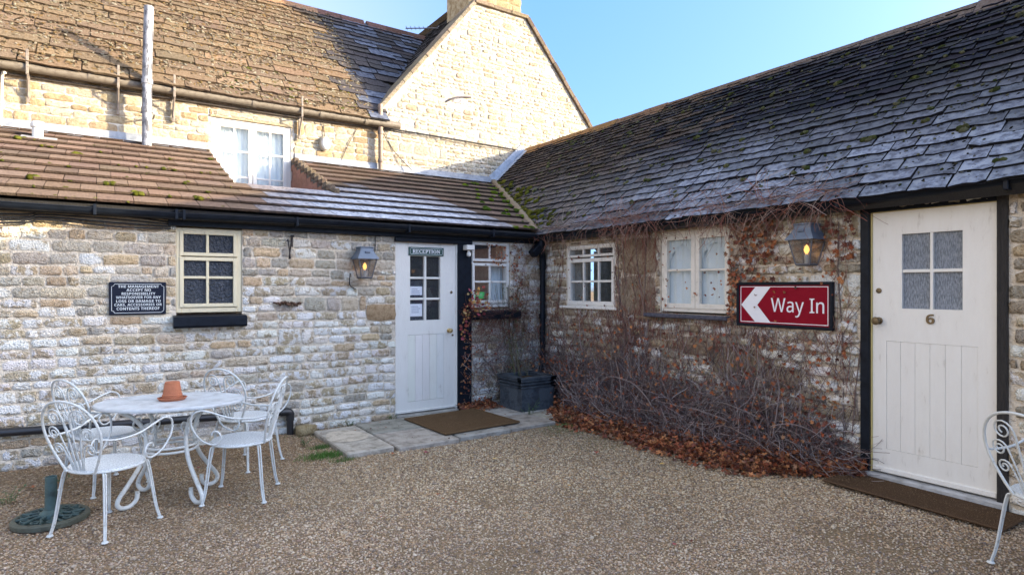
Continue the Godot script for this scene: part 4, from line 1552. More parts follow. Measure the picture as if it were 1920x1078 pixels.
func ground() -> void:
	var mb := MB.new()
	var xs := []
	var zs := []
	for i in 61: xs.append(-9.0 + i * .165)
	for i in 61: zs.append(-.4 + i * .2)
	for e in [-150.0, -40.0]: xs.push_front(e)
	xs.sort()
	for e in [30.0, 150.0]: xs.append(e)
	for e in [-150.0, -40.0]: zs.push_front(e)
	zs.sort()
	for e in [40.0, 150.0]: zs.append(e)
	for z in zs:
		for x in xs:
			var a := ground_y(x - .05, z)
			var b := ground_y(x + .05, z)
			var c := ground_y(x, z - .05)
			var d := ground_y(x, z + .05)
			mb.vert(Vector3(x, ground_y(x, z) - .012, z), Vector3((a - b) / .1, 1, (c - d) / .1).normalized(), Vector2(x, z))
	var w := xs.size()
	for j in zs.size() - 1:
		for i in w - 1:
			var p := j * w + i
			mb.tri(p, p + 1, p + w + 1)
			mb.tri(p, p + w + 1, p + w)
	var g := part("gravel_yard", mb, M.soil)
	g.set_meta("kind", "structure")
	# the loose stones
	for kind in 3:
		var pm := MB.new()
		var s := SphereMesh.new()
		s.radius = 1.0
		s.height = 2.0
		s.radial_segments = 6
		s.rings = 3
		var a := s.get_mesh_arrays()
		var vs: PackedVector3Array = a[Mesh.ARRAY_VERTEX]
		var ix: PackedInt32Array = a[Mesh.ARRAY_INDEX]
		for p in vs:
			pm.vert(p * (1.0 + .5 * noise.get_noise_3dv(p * 30.0 + Vector3(kind * 90, 40, 0))), p, Vector2.ZERO)
		for k in range(0, ix.size(), 3):
			pm.tri(ix[k], ix[k + 1], ix[k + 2])
		var where := []
		var cs := []
		var right := fwd.cross(Vector3.UP).normalized()
		for k in 95000:
			var dep := 2.95 + pow(rng.randf(), .85) * 4.6
			var side := rr(-.90, .90) * dep
			var q := CAM + fwd * dep + right * side
			if q.z < .02 or q.x > -.02 or PAVED.grow(-.02).has_point(Vector2(q.x, q.z)): continue
			var worn := noise.get_noise_2d(q.x * 24 + 60, q.z * 17)
			if worn > .18 and rng.randf() < (worn - .18) * 1.6: continue
			var r := rr(.0033, .0064) * (1.0 + .10 * (dep - 3.0))
			if rng.randf() < .02: r *= 1.7
			var b := Basis(Vector3.UP, rr(0, TAU)) * Basis(Vector3.RIGHT, rr(-.5, .5)) * Basis.from_scale(Vector3(r * rr(.9, 1.5), r * rr(.5, .8), r))
			where.append(Transform3D(b, Vector3(q.x, ground_y(q.x, q.z) - .012 + r * rr(.1, .6), q.z)))
			var c: Color = pick([Color(.35, .262, .165), Color(.41, .32, .205), Color(.31, .22, .13), Color(.25, .185, .125), Color(.46, .39, .28), Color(.33, .275, .205), Color(.21, .155, .11), Color(.47, .40, .29), Color(.33, .225, .125), Color(.185, .15, .12)])
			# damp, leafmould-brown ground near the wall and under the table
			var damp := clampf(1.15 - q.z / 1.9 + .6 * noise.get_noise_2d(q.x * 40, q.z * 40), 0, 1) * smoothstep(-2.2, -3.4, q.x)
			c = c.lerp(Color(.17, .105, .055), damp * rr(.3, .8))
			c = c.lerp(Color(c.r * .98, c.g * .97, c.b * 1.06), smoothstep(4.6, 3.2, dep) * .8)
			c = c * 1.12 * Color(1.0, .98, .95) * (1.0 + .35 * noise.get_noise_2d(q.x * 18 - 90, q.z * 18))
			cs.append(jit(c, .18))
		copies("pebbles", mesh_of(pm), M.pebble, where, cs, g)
	# paving in front of the reception door
	var pv := Node3D.new()
	pv.name = "paving"
	add_child(pv)
	pv.set_meta("kind", "structure")
	for s in [[-3.05, .20, -2.60, 1.22, .034], [-2.592, .10, -2.02, .63, .03], [-2.588, .638, -1.95, 1.27, .026], [-2.012, .06, -1.30, .64, .022], [-1.942, .648, -1.33, 1.235, .028], [-1.322, .648, -.72, 1.20, .022], [-1.292, .06, -.33, .64, .024], [-.712, .648, -.36, 1.02, .018]]:
		var q := MB.new()
		q.col = jit(Color(.43, .405, .355), .2)
		q.box(Vector3(s[0] + .008, -.06, s[1] + .008), Vector3(s[2] - .008, s[4], s[3] - .008), .010)
		part("slab", q, M.paving, pv)
	var pat := MB.new()
	pat.col = Color(.62, .55, .45)
	var ring := []
	for k in 22:
		var a := TAU * k / 22.0
		ring.append(Vector3(-2.85 + cos(a) * .19 * (1 + .12 * sin(a * 3)), .0375, .60 + sin(a) * .27 * (1 + .1 * cos(a * 2))))
	pat.face(ring, Vector3.UP)
	part("worn_patch", pat, M.paving, pv)
	var mat1 := MB.new()
	mat1.T = Transform3D(Basis(Vector3.UP, .05), Vector3(-1.60, .034, .66))
	mat1.col = Color(.27, .175, .10)
	mat1.box(Vector3(-.46, 0, -.44), Vector3(.46, .018, .44), .006)
	var m1 := thing("doormat", "wide brown coir doormat on the paving before the reception door", "doormat", Vector3(-1.6, .03, .66))
	part("pile", mat1, M.coir, m1)
	hairs(m1, mat1.T, .455, .435, .018, 5200)
	var m2 := thing("doormat", "long muddy coir doormat at the step of the white numbered door", "doormat", Vector3(-.24, .03, 4.48))
	var mat2 := MB.new()
	mat2.T = Transform3D(Basis(Vector3.UP, -.04), Vector3(-.25, .044, 4.50))
	mat2.col = Color(.19, .125, .08)
	mat2.box(Vector3(-.19, 0, -.55), Vector3(.19, .016, .55), .006)
	part("pile", mat2, M.coir, m2)
	hairs(m2, mat2.T, .185, .545, .016, 3200)

func hairs(parent: Node, t: Transform3D, hx: float, hz: float, y: float, count: int) -> void:
	var mb := MB.new()
	mb.T = t
	for k in count:
		var p := Vector3(rr(-hx, hx), y - .002, rr(-hz, hz))
		var q := p + Vector3(rr(-.009, .009), rr(.004, .010), rr(-.009, .009))
		var s := Vector3(rr(-1, 1), 0, rr(-1, 1)).normalized() * .0016
		mb.col = jit(pick([Color(.24, .15, .08), Color(.32, .21, .12), Color(.19, .125, .07)]), .2)
		mb.face([p - s, p + s, q], Vector3.UP)
	part("fibres", mb, M.twig, parent, "stuff")


# ------------------------------------------------------------------ wall furniture
func lantern(t: Transform3D, u: float, v: float, label: String) -> void:       # v: bottom of the body
	var b := thing("wall_lantern", label, "lantern", t * Vector3(u, v, 0))
	var f := t * Transform3D(Basis(), Vector3(u, v, .115))
	var iron := Color(.16, .20, .26)
	var top := .098
	var bot := .058
	var h := .20
	var body := mbt(f)
	body.col = Color(.14, .15, .17)
	for i in 4:                                             # corner bars
		var a := PI / 4 + i * PI / 2
		var d := Vector3(cos(a), 0, sin(a)) * sqrt(2.0)
		body.tube([d * bot, d * top + Vector3(0, h, 0)], .0065, 4)
		var a2 := a + PI / 2
		var d2 := Vector3(cos(a2), 0, sin(a2)) * sqrt(2.0)
		body.tube([d * bot, d2 * bot], .0075, 4)
		body.tube([d * top + Vector3(0, h, 0), d2 * top + Vector3(0, h, 0)], .0065, 4)
	body.box(Vector3(-bot, -.012, -bot), Vector3(bot, .002, bot), .003)
	part("cage", body, M.iron, b)
	for i in 4:
		var a := PI / 4 + i * PI / 2
		var a2 := a + PI / 2
		var d := Vector3(cos(a), 0, sin(a)) * sqrt(2.0)
		var d2 := Vector3(cos(a2), 0, sin(a2)) * sqrt(2.0)
		var gp := mbt(f)
		gp.face([d * bot, d2 * bot, d2 * top + Vector3(0, h, 0), d * top + Vector3(0, h, 0)], d + d2)
		part("pane", gp, M.lantern_glass, b)
	var roof := mbt(f)
	roof.col = iron
	var prof := [Vector2(.118, h - .004), Vector2(.113, h + .010), Vector2(.090, h + .045), Vector2(.072, h + .082), Vector2(.068, h + .115), Vector2(.076, h + .118), Vector2(.076, h + .127), Vector2(0, h + .129)]
	for k in prof.size() - 1:
		for i in 4:
			var a := PI / 4 + i * PI / 2
			var d := Vector3(cos(a), 0, sin(a)) * sqrt(2.0)
			var d2 := Vector3(cos(a + PI / 2), 0, sin(a + PI / 2)) * sqrt(2.0)
			var p: Vector2 = prof[k]
			var q: Vector2 = prof[k + 1]
			roof.face([d * p.x + Vector3(0, p.y, 0), d2 * p.x + Vector3(0, p.y, 0), d2 * q.x + Vector3(0, q.y, 0), d * q.x + Vector3(0, q.y, 0)], (d + d2) + Vector3(0, 1, 0))
	var rf := part("hood", roof, M.lead, b)
	var lv := mbt(f)
	lv.col = iron * .8
	lv.box(Vector3(-.027, h + .058, .070), Vector3(.027, h + .078, .094), .003)
	part("vent_flap", lv, M.lead, rf)
	var arm := mbt(t * Transform3D(Basis(), Vector3(u, v, 0)))
	arm.col = Color(.07, .075, .085)
	arm.box(Vector3(-.035, .10, .002), Vector3(.035, .30, .016), .003)
	arm.box(Vector3(-.016, .20, .01), Vector3(.016, .235, .04), .002)
	part("backplate", arm, M.iron, b)
	var cd := mbt(f)
	cd.lathe([Vector2(.016, 0), Vector2(.016, .075), Vector2(.010, .085)], 12)
	part("candle_tube", cd, M.plastic_white, b)
	var bl := mbt(f)
	bl.lathe([Vector2(.008, .085), Vector2(.019, .105), Vector2(.021, .122), Vector2(.014, .145), Vector2(0, .162)], 14)
	part("bulb", bl, M.bulb, b)
	var li := OmniLight3D.new()
	li.name = "lamp_light"
	li.light_color = Color(1, .72, .40)
	li.light_energy = .0015
	li.light_size = .02
	li.omni_range = 6.0
	li.omni_attenuation = 2.0
	li.shadow_enabled = true
	b.add_child(li)
	li.position = f * Vector3(0, .122, 0) - b.position

func signs() -> void:
	var w := thing("way_in_sign", "red board reading Way In with a white chevron and black frame", "sign", TR * Vector3(3.4, 1.32, 0))
	var r := Rect2(2.962, 1.128, .868, .388)
	var bd := .026
	for q in [[r.position.x, r.position.y, r.end.x, r.position.y + bd], [r.position.x, r.end.y - bd, r.end.x, r.end.y], [r.position.x, r.position.y + bd, r.position.x + bd, r.end.y - bd], [r.end.x - bd, r.position.y + bd, r.end.x, r.end.y - bd]]:
		box_part("frame", w, TR, Vector3(q[0], q[1], .012), Vector3(q[2], q[3], .058), M.black_paint, BLACK, .003)
	var face := box_part("panel", w, TR, Vector3(r.position.x + bd, r.position.y + bd, .012), Vector3(r.end.x - bd, r.end.y - bd, .044), M.sign_red, Color.WHITE, 0)
	var i := r.grow(-.037)
	for q in [[i.position.x, i.position.y, i.end.x, i.position.y + .006], [i.position.x, i.end.y - .006, i.end.x, i.end.y], [i.position.x, i.position.y + .006, i.position.x + .006, i.end.y - .006], [i.end.x - .006, i.position.y + .006, i.end.x, i.end.y - .006]]:
		box_part("border_line", face, TR, Vector3(q[0], q[1], .0441), Vector3(q[2], q[3], .0448), M.sign_white, Color.WHITE, 0)
	var ar := mbt(TR)
	ar.prism(PackedVector2Array([Vector2(3.006, 1.316), Vector2(3.148, 1.474), Vector2(3.292, 1.474), Vector2(3.166, 1.316), Vector2(3.292, 1.170), Vector2(3.144, 1.170)]), .0441, .0452)
	part("chevron", ar, M.sign_white, face)
	text("Way In", "Droid Sans", false, TR, Rect2(3.296, 1.222, .464, .158), .0441, .0012, M.sign_white, "lettering", face)
	# the notice about cars
	var n := thing("notice_plaque", "black plaque with a long disclaimer in raised capitals beside the cream window", "sign", TL * Vector3(-4.53, 1.37, 0))
	var p := Rect2(-4.748, 1.228, .432, .29)
	var pl := box_part("plate", n, TL, Vector3(p.position.x, p.position.y, .006), Vector3(p.end.x, p.end.y, .026), M.sign_black, Color.WHITE, .004)
	var e := p.grow(-.018)
	var c := .022
	var ol := mbt(TL)
	var path := []
	for q in [[e.position.x + c, e.position.y], [e.end.x - c, e.position.y], [e.end.x - c * .3, e.position.y + c * .3 + .004], [e.end.x, e.position.y + c], [e.end.x, e.end.y - c], [e.end.x - c * .7, e.end.y - c * .7], [e.end.x - c, e.end.y], [e.position.x + c, e.end.y], [e.position.x + c * .7, e.end.y - c * .7], [e.position.x, e.end.y - c], [e.position.x, e.position.y + c], [e.position.x + c * .7, e.position.y + c * .7], [e.position.x + c, e.position.y]]:
		path.append(Vector3(q[0], q[1], .026))
	ol.col = Color.WHITE
	ol.tube(path, .0026, 4)
	part("border_line", ol, M.faded_letter, pl)
	var lines := [["THE MANAGEMENT", 390, 1435, 205, 275], ["ACCEPT NO", 600, 1225, 300, 365], ["RESPONSIBILITY", 480, 1340, 392, 460], ["WHATSOEVER FOR ANY", 340, 1480, 487, 555], ["LOSS OR DAMAGE TO", 345, 1480, 585, 655], ["CARS, ACCESSORIES OR", 300, 1510, 680, 755], ["CONTENTS THEREOF", 355, 1450, 775, 850]]
	for l in lines:
		var u0: float = p.position.x + (l[1] - 170) / 1455.0 * p.size.x
		var u1: float = p.position.x + (l[2] - 170) / 1455.0 * p.size.x
		var v1: float = p.end.y - (l[3] - 125) / 850.0 * p.size.y
		var v0: float = p.end.y - (l[4] - 125) / 850.0 * p.size.y
		text(l[0], "Droid Sans", true, TL, Rect2(u0, v0, u1 - u0, v1 - v0), .0262, .002, M.faded_letter, "lettering", pl)
	# reception
	var q := thing("reception_plaque", "small dark green plaque reading RECEPTION above the door panes", "sign", TL * Vector3(-1.69, 1.885, 0))
	var pr := box_part("plate", q, TL, Vector3(-1.913, 1.836, -.0075), Vector3(-1.468, 1.932, .006), M.sign_green, Color.WHITE, .003)
	var pth := []
	for s in [[-1.885, 1.850], [-1.496, 1.850], [-1.484, 1.862], [-1.484, 1.906], [-1.496, 1.918], [-1.885, 1.918], [-1.897, 1.906], [-1.897, 1.862], [-1.885, 1.850]]:
		pth.append(Vector3(s[0], s[1], .006))
	var bl := mbt(TL)
	bl.tube(pth, .0028, 4)
	part("border_line", bl, M.faded_letter, pr)
	text("RECEPTION", "Droid Serif", true, TL, Rect2(-1.868, 1.863, .352, .042), .0062, .002, M.sign_white, "lettering", pr)

func fixtures() -> void:
	lantern(TL, -2.475, 1.575, "dark metal wall lantern with a lit bulb beside the reception door")
	lantern(TR, 3.655, 1.655, "weathered lit wall lantern above the red Way In board")
	var wire := MB.new()
	wire.tube(curve([Vector3(-2.32, 2.03, .02), Vector3(-2.325, 1.86, .02), Vector3(-2.38, 1.77, .05)], 5), .005, 5)
	wire.tube(curve([Vector3(-2.60, 1.62, .02), Vector3(-2.61, 1.50, .03), Vector3(-2.54, 1.45, .02)], 4), .006, 5)
	tag(part("lantern_cable", wire, M.plastic_black), "thin black cable clipped to the stones round the reception lantern", "cable")
	# little floodlight on the black post
	var f := thing("flood_light", "small white floodlight with sensor fixed to the black door post", "light", TL * Vector3(-1.16, 1.93, .03))
	box_part("housing", f, TL, Vector3(-1.225, 1.915, .03), Vector3(-1.115, 1.975, .13), M.plastic_white, Color.WHITE, .008)
	var s := mbt(TL * Transform3D(Basis(), Vector3(-1.165, 1.865, .07)))
	s.lathe([Vector2(0, -.03), Vector2(.022, -.02), Vector2(.028, 0), Vector2(.02, .03), Vector2(.012, .052)], 14)
	part("sensor", s, M.plastic_white, f)
	# oval bulkhead lamp
	var k := thing("bulkhead_light", "oval cream bulkhead light on the sunlit upper wall", "light", TM * Vector3(-1.965, 3.66, 0))
	var o := mbt(TM * Transform3D(Basis(Vector3.RIGHT, PI / 2), Vector3(-1.965, 3.665, .002)))
	o.col = Color(.7, .62, .5)
	o.lathe([Vector2(1, 0), Vector2(1, .045), Vector2(.88, .055)], 24, Vector2(.082, .112))
	part("rim", o, M.plastic_white, k)
	var o2 := mbt(TM * Transform3D(Basis(Vector3.RIGHT, PI / 2), Vector3(-1.965, 3.665, .002)))
	o2.lathe([Vector2(.86, .05), Vector2(.82, .08), Vector2(.6, .098), Vector2(0, .105)], 24, Vector2(.08, .11))
	part("diffuser", o2, M.plastic_white, k)
	# flue pipe standing on the lean-to
	var p := thing("flue_pipe", "tall flaking grey metal flue pipe rising past the upper gutter", "pipe", Vector3(-4.31, 3.3, -2.72))
	tube_part("pipe", p, [Vector3(-4.315, 3.28, -2.70), Vector3(-4.312, 4.2, -2.70), Vector3(-4.292, 5.07, -2.70)], .056, M.flaking, Color(.7, .72, .76), 16)
	for y in [3.74, 4.10]:
		tube_part("collar", p, [Vector3(-4.312, y - .03, -2.70), Vector3(-4.312, y + .03, -2.70)], .067, M.flaking, Color(.6, .6, .62), 16)
	tube_part("bracket", p, [Vector3(-4.39, 3.70, -2.70), Vector3(-4.23, 3.70, -2.70), Vector3(-4.23, 3.70, -2.94)], .012, M.iron, Color(.2, .2, .2), 6)
	# plastic vent cowl
	var c := thing("vent_cowl", "stubby plastic vent cowl on the brown lean-to tiles", "vent", Vector3(-5.40, 3.05, -2.4))
	var cw := MB.new()
	cw.lathe([Vector2(.052, 0), Vector2(.052, .13)], 18, Vector2.ONE, Vector3(-5.40, 3.165, -2.42))
	part("pipe", cw, M.plastic_white, c)
	var ck := MB.new()
	ck.lathe([Vector2(0, .13), Vector2(.066, .13), Vector2(.068, .17), Vector2(.055, .195), Vector2(0, .205)], 18, Vector2.ONE, Vector3(-5.40, 3.165, -2.42))
	ck.col = Color(.9, .9, .88)
	part("cap", ck, M.plastic_white, c)
	var cs := MB.new()
	cs.col = Color(.36, .36, .38)
	cs.T = RL
	cs.box(Vector3(-5.55, 2.55, .03), Vector3(-5.22, 2.78, .038), .003)
	part("collar", cs, M.lead, c)
	# television aerial behind the gable
	var a := thing("tv_aerial", "thin television aerial standing on the ridge beside the gable", "aerial", Vector3(.8, 6.5, -4.5))
	tube_part("mast", a, [Vector3(.80, 5.8, -4.5), Vector3(.80, 6.70, -4.5)], .016, M.iron, Color(.25, .25, .27), 6)
	tube_part("boom", a, [Vector3(.25, 6.655, -4.875), Vector3(.83, 6.66, -4.48)], .012, M.iron, Color(.3, .3, .32), 6)
	for j in 8:
		var x := Vector3(.27, 6.66, -4.86).lerp(Vector3(.80, 6.66, -4.5), j / 7.5)
		tube_part("element", a, [x - Vector3(.05, 0, -.075), x + Vector3(.05, 0, -.075)], .005, M.iron, Color(.3, .3, .32), 5)
	# lamps glowing inside the reception
	var g := thing("pendant_lamp", "round amber lamp glowing in the dark behind the top door pane", "lamp", Vector3(-1.4, 2.05, -1.05))
	var gl := MB.new()
	gl.lathe([Vector2(0, -.07), Vector2(.045, -.055), Vector2(.07, 0), Vector2(.05, .05), Vector2(.015, .07)], 16, Vector2.ONE, Vector3(-1.40, 1.96, -1.05))
	part("globe", gl, M.globe, g)
	tube_part("cord", g, [Vector3(-1.40, 2.02, -1.05), Vector3(-1.40, 2.16, -1.05)], .004, M.plastic_black, Color.WHITE, 5)
	var li := OmniLight3D.new()
	li.name = "lamp_light"
	li.light_color = Color(1, .62, .25)
	li.light_energy = .02
	li.light_size = .05
	li.omni_range = 8.0
	li.omni_attenuation = 2.0
	li.shadow_enabled = true
	g.add_child(li)
	li.position = Vector3(-1.40, 1.95, -1.05) - g.position


# ------------------------------------------------------------------ garden furniture
func spiral(c: Vector2, r: float, s: float, turns: float, from: float, bottom: Vector2, back: Callable) -> Array:
	var flat := [bottom]
	var start := c + Vector2(-s * r, 0)
	flat.append(bottom.lerp(start, .5) + Vector2(-s * .006, 0))
	var k := int(turns * 14)
	for i in k + 1:
		var f := float(i) / k
		var a := PI - f * turns * TAU
		var q := r * lerpf(1.0, .22, pow(f, .8))
		flat.append(c + Vector2(cos(a) * s * q, sin(a) * q))
	var out := []
	for p in flat:
		out.append(back.call(p))
	return out

func make_chair(label: String, group: String) -> Node3D:
	var o := thing("garden_chair", label, "chair", Vector3.ZERO, group)
	var wi: Material = M.white_iron
	var col := Color(.70, .725, .71)
	var back := func(p: Vector2) -> Vector3:
		return Vector3(p.x, p.y, -.165 - (p.y - .4) * .27 + .05 * (1.0 - p.x * p.x / .05) * -0.4)
	var seat := MB.new()
	seat.col = Color(.69, .72, .72)
	seat.lathe([Vector2(0, .386), Vector2(.97, .386), Vector2(1.0, .392), Vector2(.985, .402), Vector2(.80, .400), Vector2(0, .397)], 36, Vector2(.205, .195))
	part("seat", seat, M.seat_metal, o)
	var rim := MB.new()
	rim.col = col
	var rp := []
	for i in 37:
		var a := TAU * i / 36
		rp.append(Vector3(cos(a) * .206, .388, sin(a) * .196))
	rim.tube(rp, .007, 6, false)
	part("seat_rim", rim, wi, o)
	# outer loop of the back
	var lp := []
	for p in [Vector2(-.10, .385), Vector2(-.145, .46), Vector2(-.19, .56), Vector2(-.203, .65), Vector2(-.175, .74), Vector2(-.105, .803), Vector2(0, .825), Vector2(.105, .803), Vector2(.175, .74), Vector2(.203, .65), Vector2(.19, .56), Vector2(.145, .46), Vector2(.10, .385)]:
		lp.append(back.call(p))
	var bl := MB.new()
	bl.col = col
	bl.tube(curve(lp, 5), .0075, 7)
	var bk := part("backrest", bl, wi, o)
	for s in [-1.0, 1.0]:
		for q in [[Vector2(.086, .725), .058, 1.7, .018], [Vector2(.125, .625), .049, 1.7, .028], [Vector2(.116, .53), .040, 1.6, .040]]:
			var sc := MB.new()
			sc.col = col
			var c: Vector2 = q[0]
			sc.tube(spiral(Vector2(c.x * s, c.y), q[1], s, q[2], 0, Vector2(q[3] * s, .395), back), .0045, 5)
			part("scroll", sc, wi, bk)
		var rod := MB.new()
		rod.col = col
		rod.tube([back.call(Vector2(.008 * s, .395)), back.call(Vector2(.022 * s, .70)), back.call(Vector2(.028 * s, .725))], .005, 5)
		part("rod", rod, wi, bk)
		# arm
		var ap := [back.call(Vector2(.199 * s, .60)), Vector3(.228 * s, .585, -.14), Vector3(.24 * s, .592, 0), Vector3(.247 * s, .632, .12), Vector3(.247 * s, .648, .19), Vector3(.246 * s, .62, .245), Vector3(.24 * s, .54, .25), Vector3(.225 * s, .455, .205), Vector3(.212 * s, .415, .145), Vector3(.207 * s, .415, .10), Vector3(.208 * s, .455, .075), Vector3(.21 * s, .495, .095), Vector3(.21 * s, .497, .125), Vector3(.21 * s, .475, .135)]
		var ar := MB.new()
		ar.col = col
		ar.tube(curve(ap, 5), .0066, 6)
		part("arm", ar, wi, o)
		for e in [-1.0, 1.0]:
			var lg := MB.new()
			lg.col = col
			for d in [-.0075, .0075]:
				var x0: float = s * .135
				var z0: float = e * .145
				lg.tube(curve([Vector3(x0 * .8, .384, z0 * .8 + d), Vector3(x0, .378, z0 + d), Vector3(x0 + s * .018, .345, z0 + e * .012 + d), Vector3(s * .182, .10, e * .182 + d * .8), Vector3(s * .20, .004, e * .20 + d * .6)], 4), .0055, 6)
			lg.lathe([Vector2(.012, .012), Vector2(.019, .003), Vector2(.019, 0), Vector2(0, 0)], 10, Vector2.ONE, Vector3(s * .20, 0, e * .20))
			part("leg", lg, wi, o)
	return o

func seat_at(o: Node3D, at: Vector3, facing: Vector2) -> void:      # facing: x, z
	o.position = at
	o.rotation.y = atan2(facing.x, facing.y)

func furniture() -> void:
	var grp := "white wrought iron garden chairs"
	var c1 := make_chair("nearest white iron chair at the table, its scrolled back to the viewer", grp)
	var rest := [["white iron chair standing on the far side of the table near the drain pipe elbow", Vector3(-3.80, .0, .90), Vector2(.80, -.60)],
		["white iron chair seen side on, drawn up between the table and the paving", Vector3(-3.98, .0, 1.70), Vector2(-.90, -.43)],
		["white iron chair between the nearest chair and the stone wall", Vector3(-4.78, .0, .93), Vector2(.86, -.50)],
		["lone white iron chair beside the white numbered door", Vector3(-.845, .03, 5.395), Vector2(.93, .37)]]
	for r in rest:
		var c := c1.duplicate()
		c.name = numbered("garden_chair", self)
		add_child(c, true)
		tag(c, r[0], "chair", grp)
		seat_at(c, r[1], r[2])
	seat_at(c1, Vector3(-4.777, -.005, 1.845), Vector2(.74, -.67))
	# table
	var t := thing("garden_table", "oval white metal garden table on curled legs", "table", Vector3(-4.40, 0, 1.475))
	var turn := Transform3D(Basis(Vector3.UP, -atan2(.374, .93)), Vector3(-4.40, 0, 1.475))
	var top := mbt(turn)
	top.col = Color(.64, .67, .68)
	top.lathe([Vector2(0, .660), Vector2(.97, .660), Vector2(.995, .656), Vector2(1.0, .667), Vector2(.99, .677), Vector2(.97, .679), Vector2(0, .679)], 64, Vector2(.475, .335))
	part("tabletop", top, M.table_metal, t)
	for a in [-.42, 1.10, 2.75, 4.15]:
		var d := Vector3(cos(a), 0, sin(a))
		var pts := []
		for q in [[.33, .65], [.255, .60], [.185, .51], [.168, .40], [.20, .28], [.275, .165], [.335, .085], [.345, .04], [.315, .014], [.265, .016], [.228, .05], [.222, .10]]:
			pts.append(d * q[0] + Vector3(0, q[1], 0))
		var lg := MB.new()
		lg.T = Transform3D(Basis(), Vector3(-4.40, 0, 1.475))
		lg.col = Color(.72, .73, .70)
		lg.tube(curve(pts, 5), .0145, 9)
		part("leg", lg, M.white_iron, t)
		# small scroll bracing the leg
		var sc := []
		for k in 20:
			var f := k / 19.0
			var w := -1.2 + f * 5.4
			sc.append(d * (.15 + cos(w) * .055 * (1 - f * .5)) + Vector3(0, .50 + sin(w) * .055 * (1 - f * .5), 0) + Vector3(-4.40, 0, 1.475))
		tube_part("scroll", t, sc, .006, M.white_iron, Color(.74, .76, .75), 5)
	for y in [.345, .375]:
		var rg := []
		for k in 33:
			rg.append(Vector3(-4.40 + cos(TAU * k / 32) * .168, y, 1.475 + sin(TAU * k / 32) * .168))
		tube_part("stretcher_ring", t, rg, .009, M.white_iron, Color(.72, .73, .70), 7)
	# pot
	var at := Vector3(-4.392, .679, 1.465)
	var p := thing("flower_pot", "upturned terracotta flower pot standing in its saucer on the table", "flower pot", at)
	var sa := MB.new()
	sa.col = Color(.46, .17, .09)
	sa.lathe([Vector2(0, .001), Vector2(.080, .001), Vector2(.092, .016), Vector2(.095, .018), Vector2(.086, .020), Vector2(.078, .008), Vector2(0, .008)], 28, Vector2.ONE, at)
	part("saucer", sa, M.terracotta, p)
	var po := MB.new()
	po.col = Color(.50, .18, .09)
	po.lathe([Vector2(.062, .010), Vector2(.064, .012), Vector2(.064, .040), Vector2(.060, .043), Vector2(.047, .125), Vector2(.044, .128), Vector2(.010, .128), Vector2(.010, .122)], 28, Vector2.ONE, at)
	part("pot", po, M.terracotta, p)
	# parasol foot
	var c := Vector3(-5.07, .0, 1.53)
	var ps := thing("parasol_base", "round green cast iron parasol foot with a stub of pole", "parasol base", c)
	var gr := Color(.055, .10, .095)
	var ri := MB.new()
	ri.col = Color(.09, .10, .075)
	ri.lathe([Vector2(.205, .0), Vector2(.205, .024), Vector2(.197, .033), Vector2(.180, .036), Vector2(.172, .03), Vector2(.172, .012)], 40, Vector2.ONE, c)
	var rim := part("rim", ri, M.iron, ps)
	var pl := MB.new()
	pl.col = gr * .7
	pl.lathe([Vector2(.174, .012), Vector2(.05, .022), Vector2(0, .022)], 40, Vector2.ONE, c)
	part("plate", pl, M.iron, ps)
	for k in 10:
		var a := TAU * k / 10
		var q := MB.new()
		q.col = gr
		var d := Vector3(cos(a), 0, sin(a))
		var e := Vector3(-sin(a), 0, cos(a))
		q.tube(curve([c + d * .05 + Vector3(0, .04, 0), c + d * .09 + e * .018 + Vector3(0, .035, 0), c + d * .13 + Vector3(0, .033, 0), c + d * .175 - e * .010 + Vector3(0, .032, 0)], 4), .009, 6)
		var rg := []
		for j in 13:
			rg.append(c + d * .132 + e * .034 + (d * cos(TAU * j / 12) + e * sin(TAU * j / 12)) * .021 + Vector3(0, .034, 0))
		q.tube(rg, .006, 5, false)
		part("scroll", q, M.iron, ps)
	var st := MB.new()
	st.col = Color(.075, .135, .13)
	st.lathe([Vector2(.065, .022), Vector2(.06, .05), Vector2(.036, .07), Vector2(.033, .10), Vector2(.032, .275), Vector2(.026, .275), Vector2(.026, .2)], 20, Vector2.ONE, c)
	part("pole_socket", st, M.iron, ps)
	# lead style planter in the corner
	var x0 := -.792
	var z0 := .135
	var w := .50
	var pt := thing("planter", "square dark lead planter standing in the corner by the downpipe", "planter", Vector3(x0 + w / 2, .02, z0 + w / 2))
	var col := Color(.070, .084, .100)
	for s in 4:
		var f := Transform3D(Basis(Vector3.UP, s * PI / 2), Vector3(x0 + w / 2, .024, z0 + w / 2))
		var q := mbt(f)
		q.col = col
		q.prism(PackedVector2Array([Vector2(-.225, 0), Vector2(.225, 0), Vector2(.235, .27), Vector2(-.235, .27)]), .205, .232)
		for r in [[.27, .29, .250], [.292, .306, .233], [.308, .328, .252], [.330, .344, .234], [.346, .372, .256], [.374, .395, .263]]:
			q.box(Vector3(-r[2], r[0], .17), Vector3(r[2] - .0005, r[1], r[2]), .004)
		part("side", q, M.planter, pt)
	box_part("earth", pt, Transform3D(), Vector3(x0 + .03, .2, z0 + .03), Vector3(x0 + w - .03, .37, z0 + w - .03), M.soil, Color(.5, .4, .3), 0)


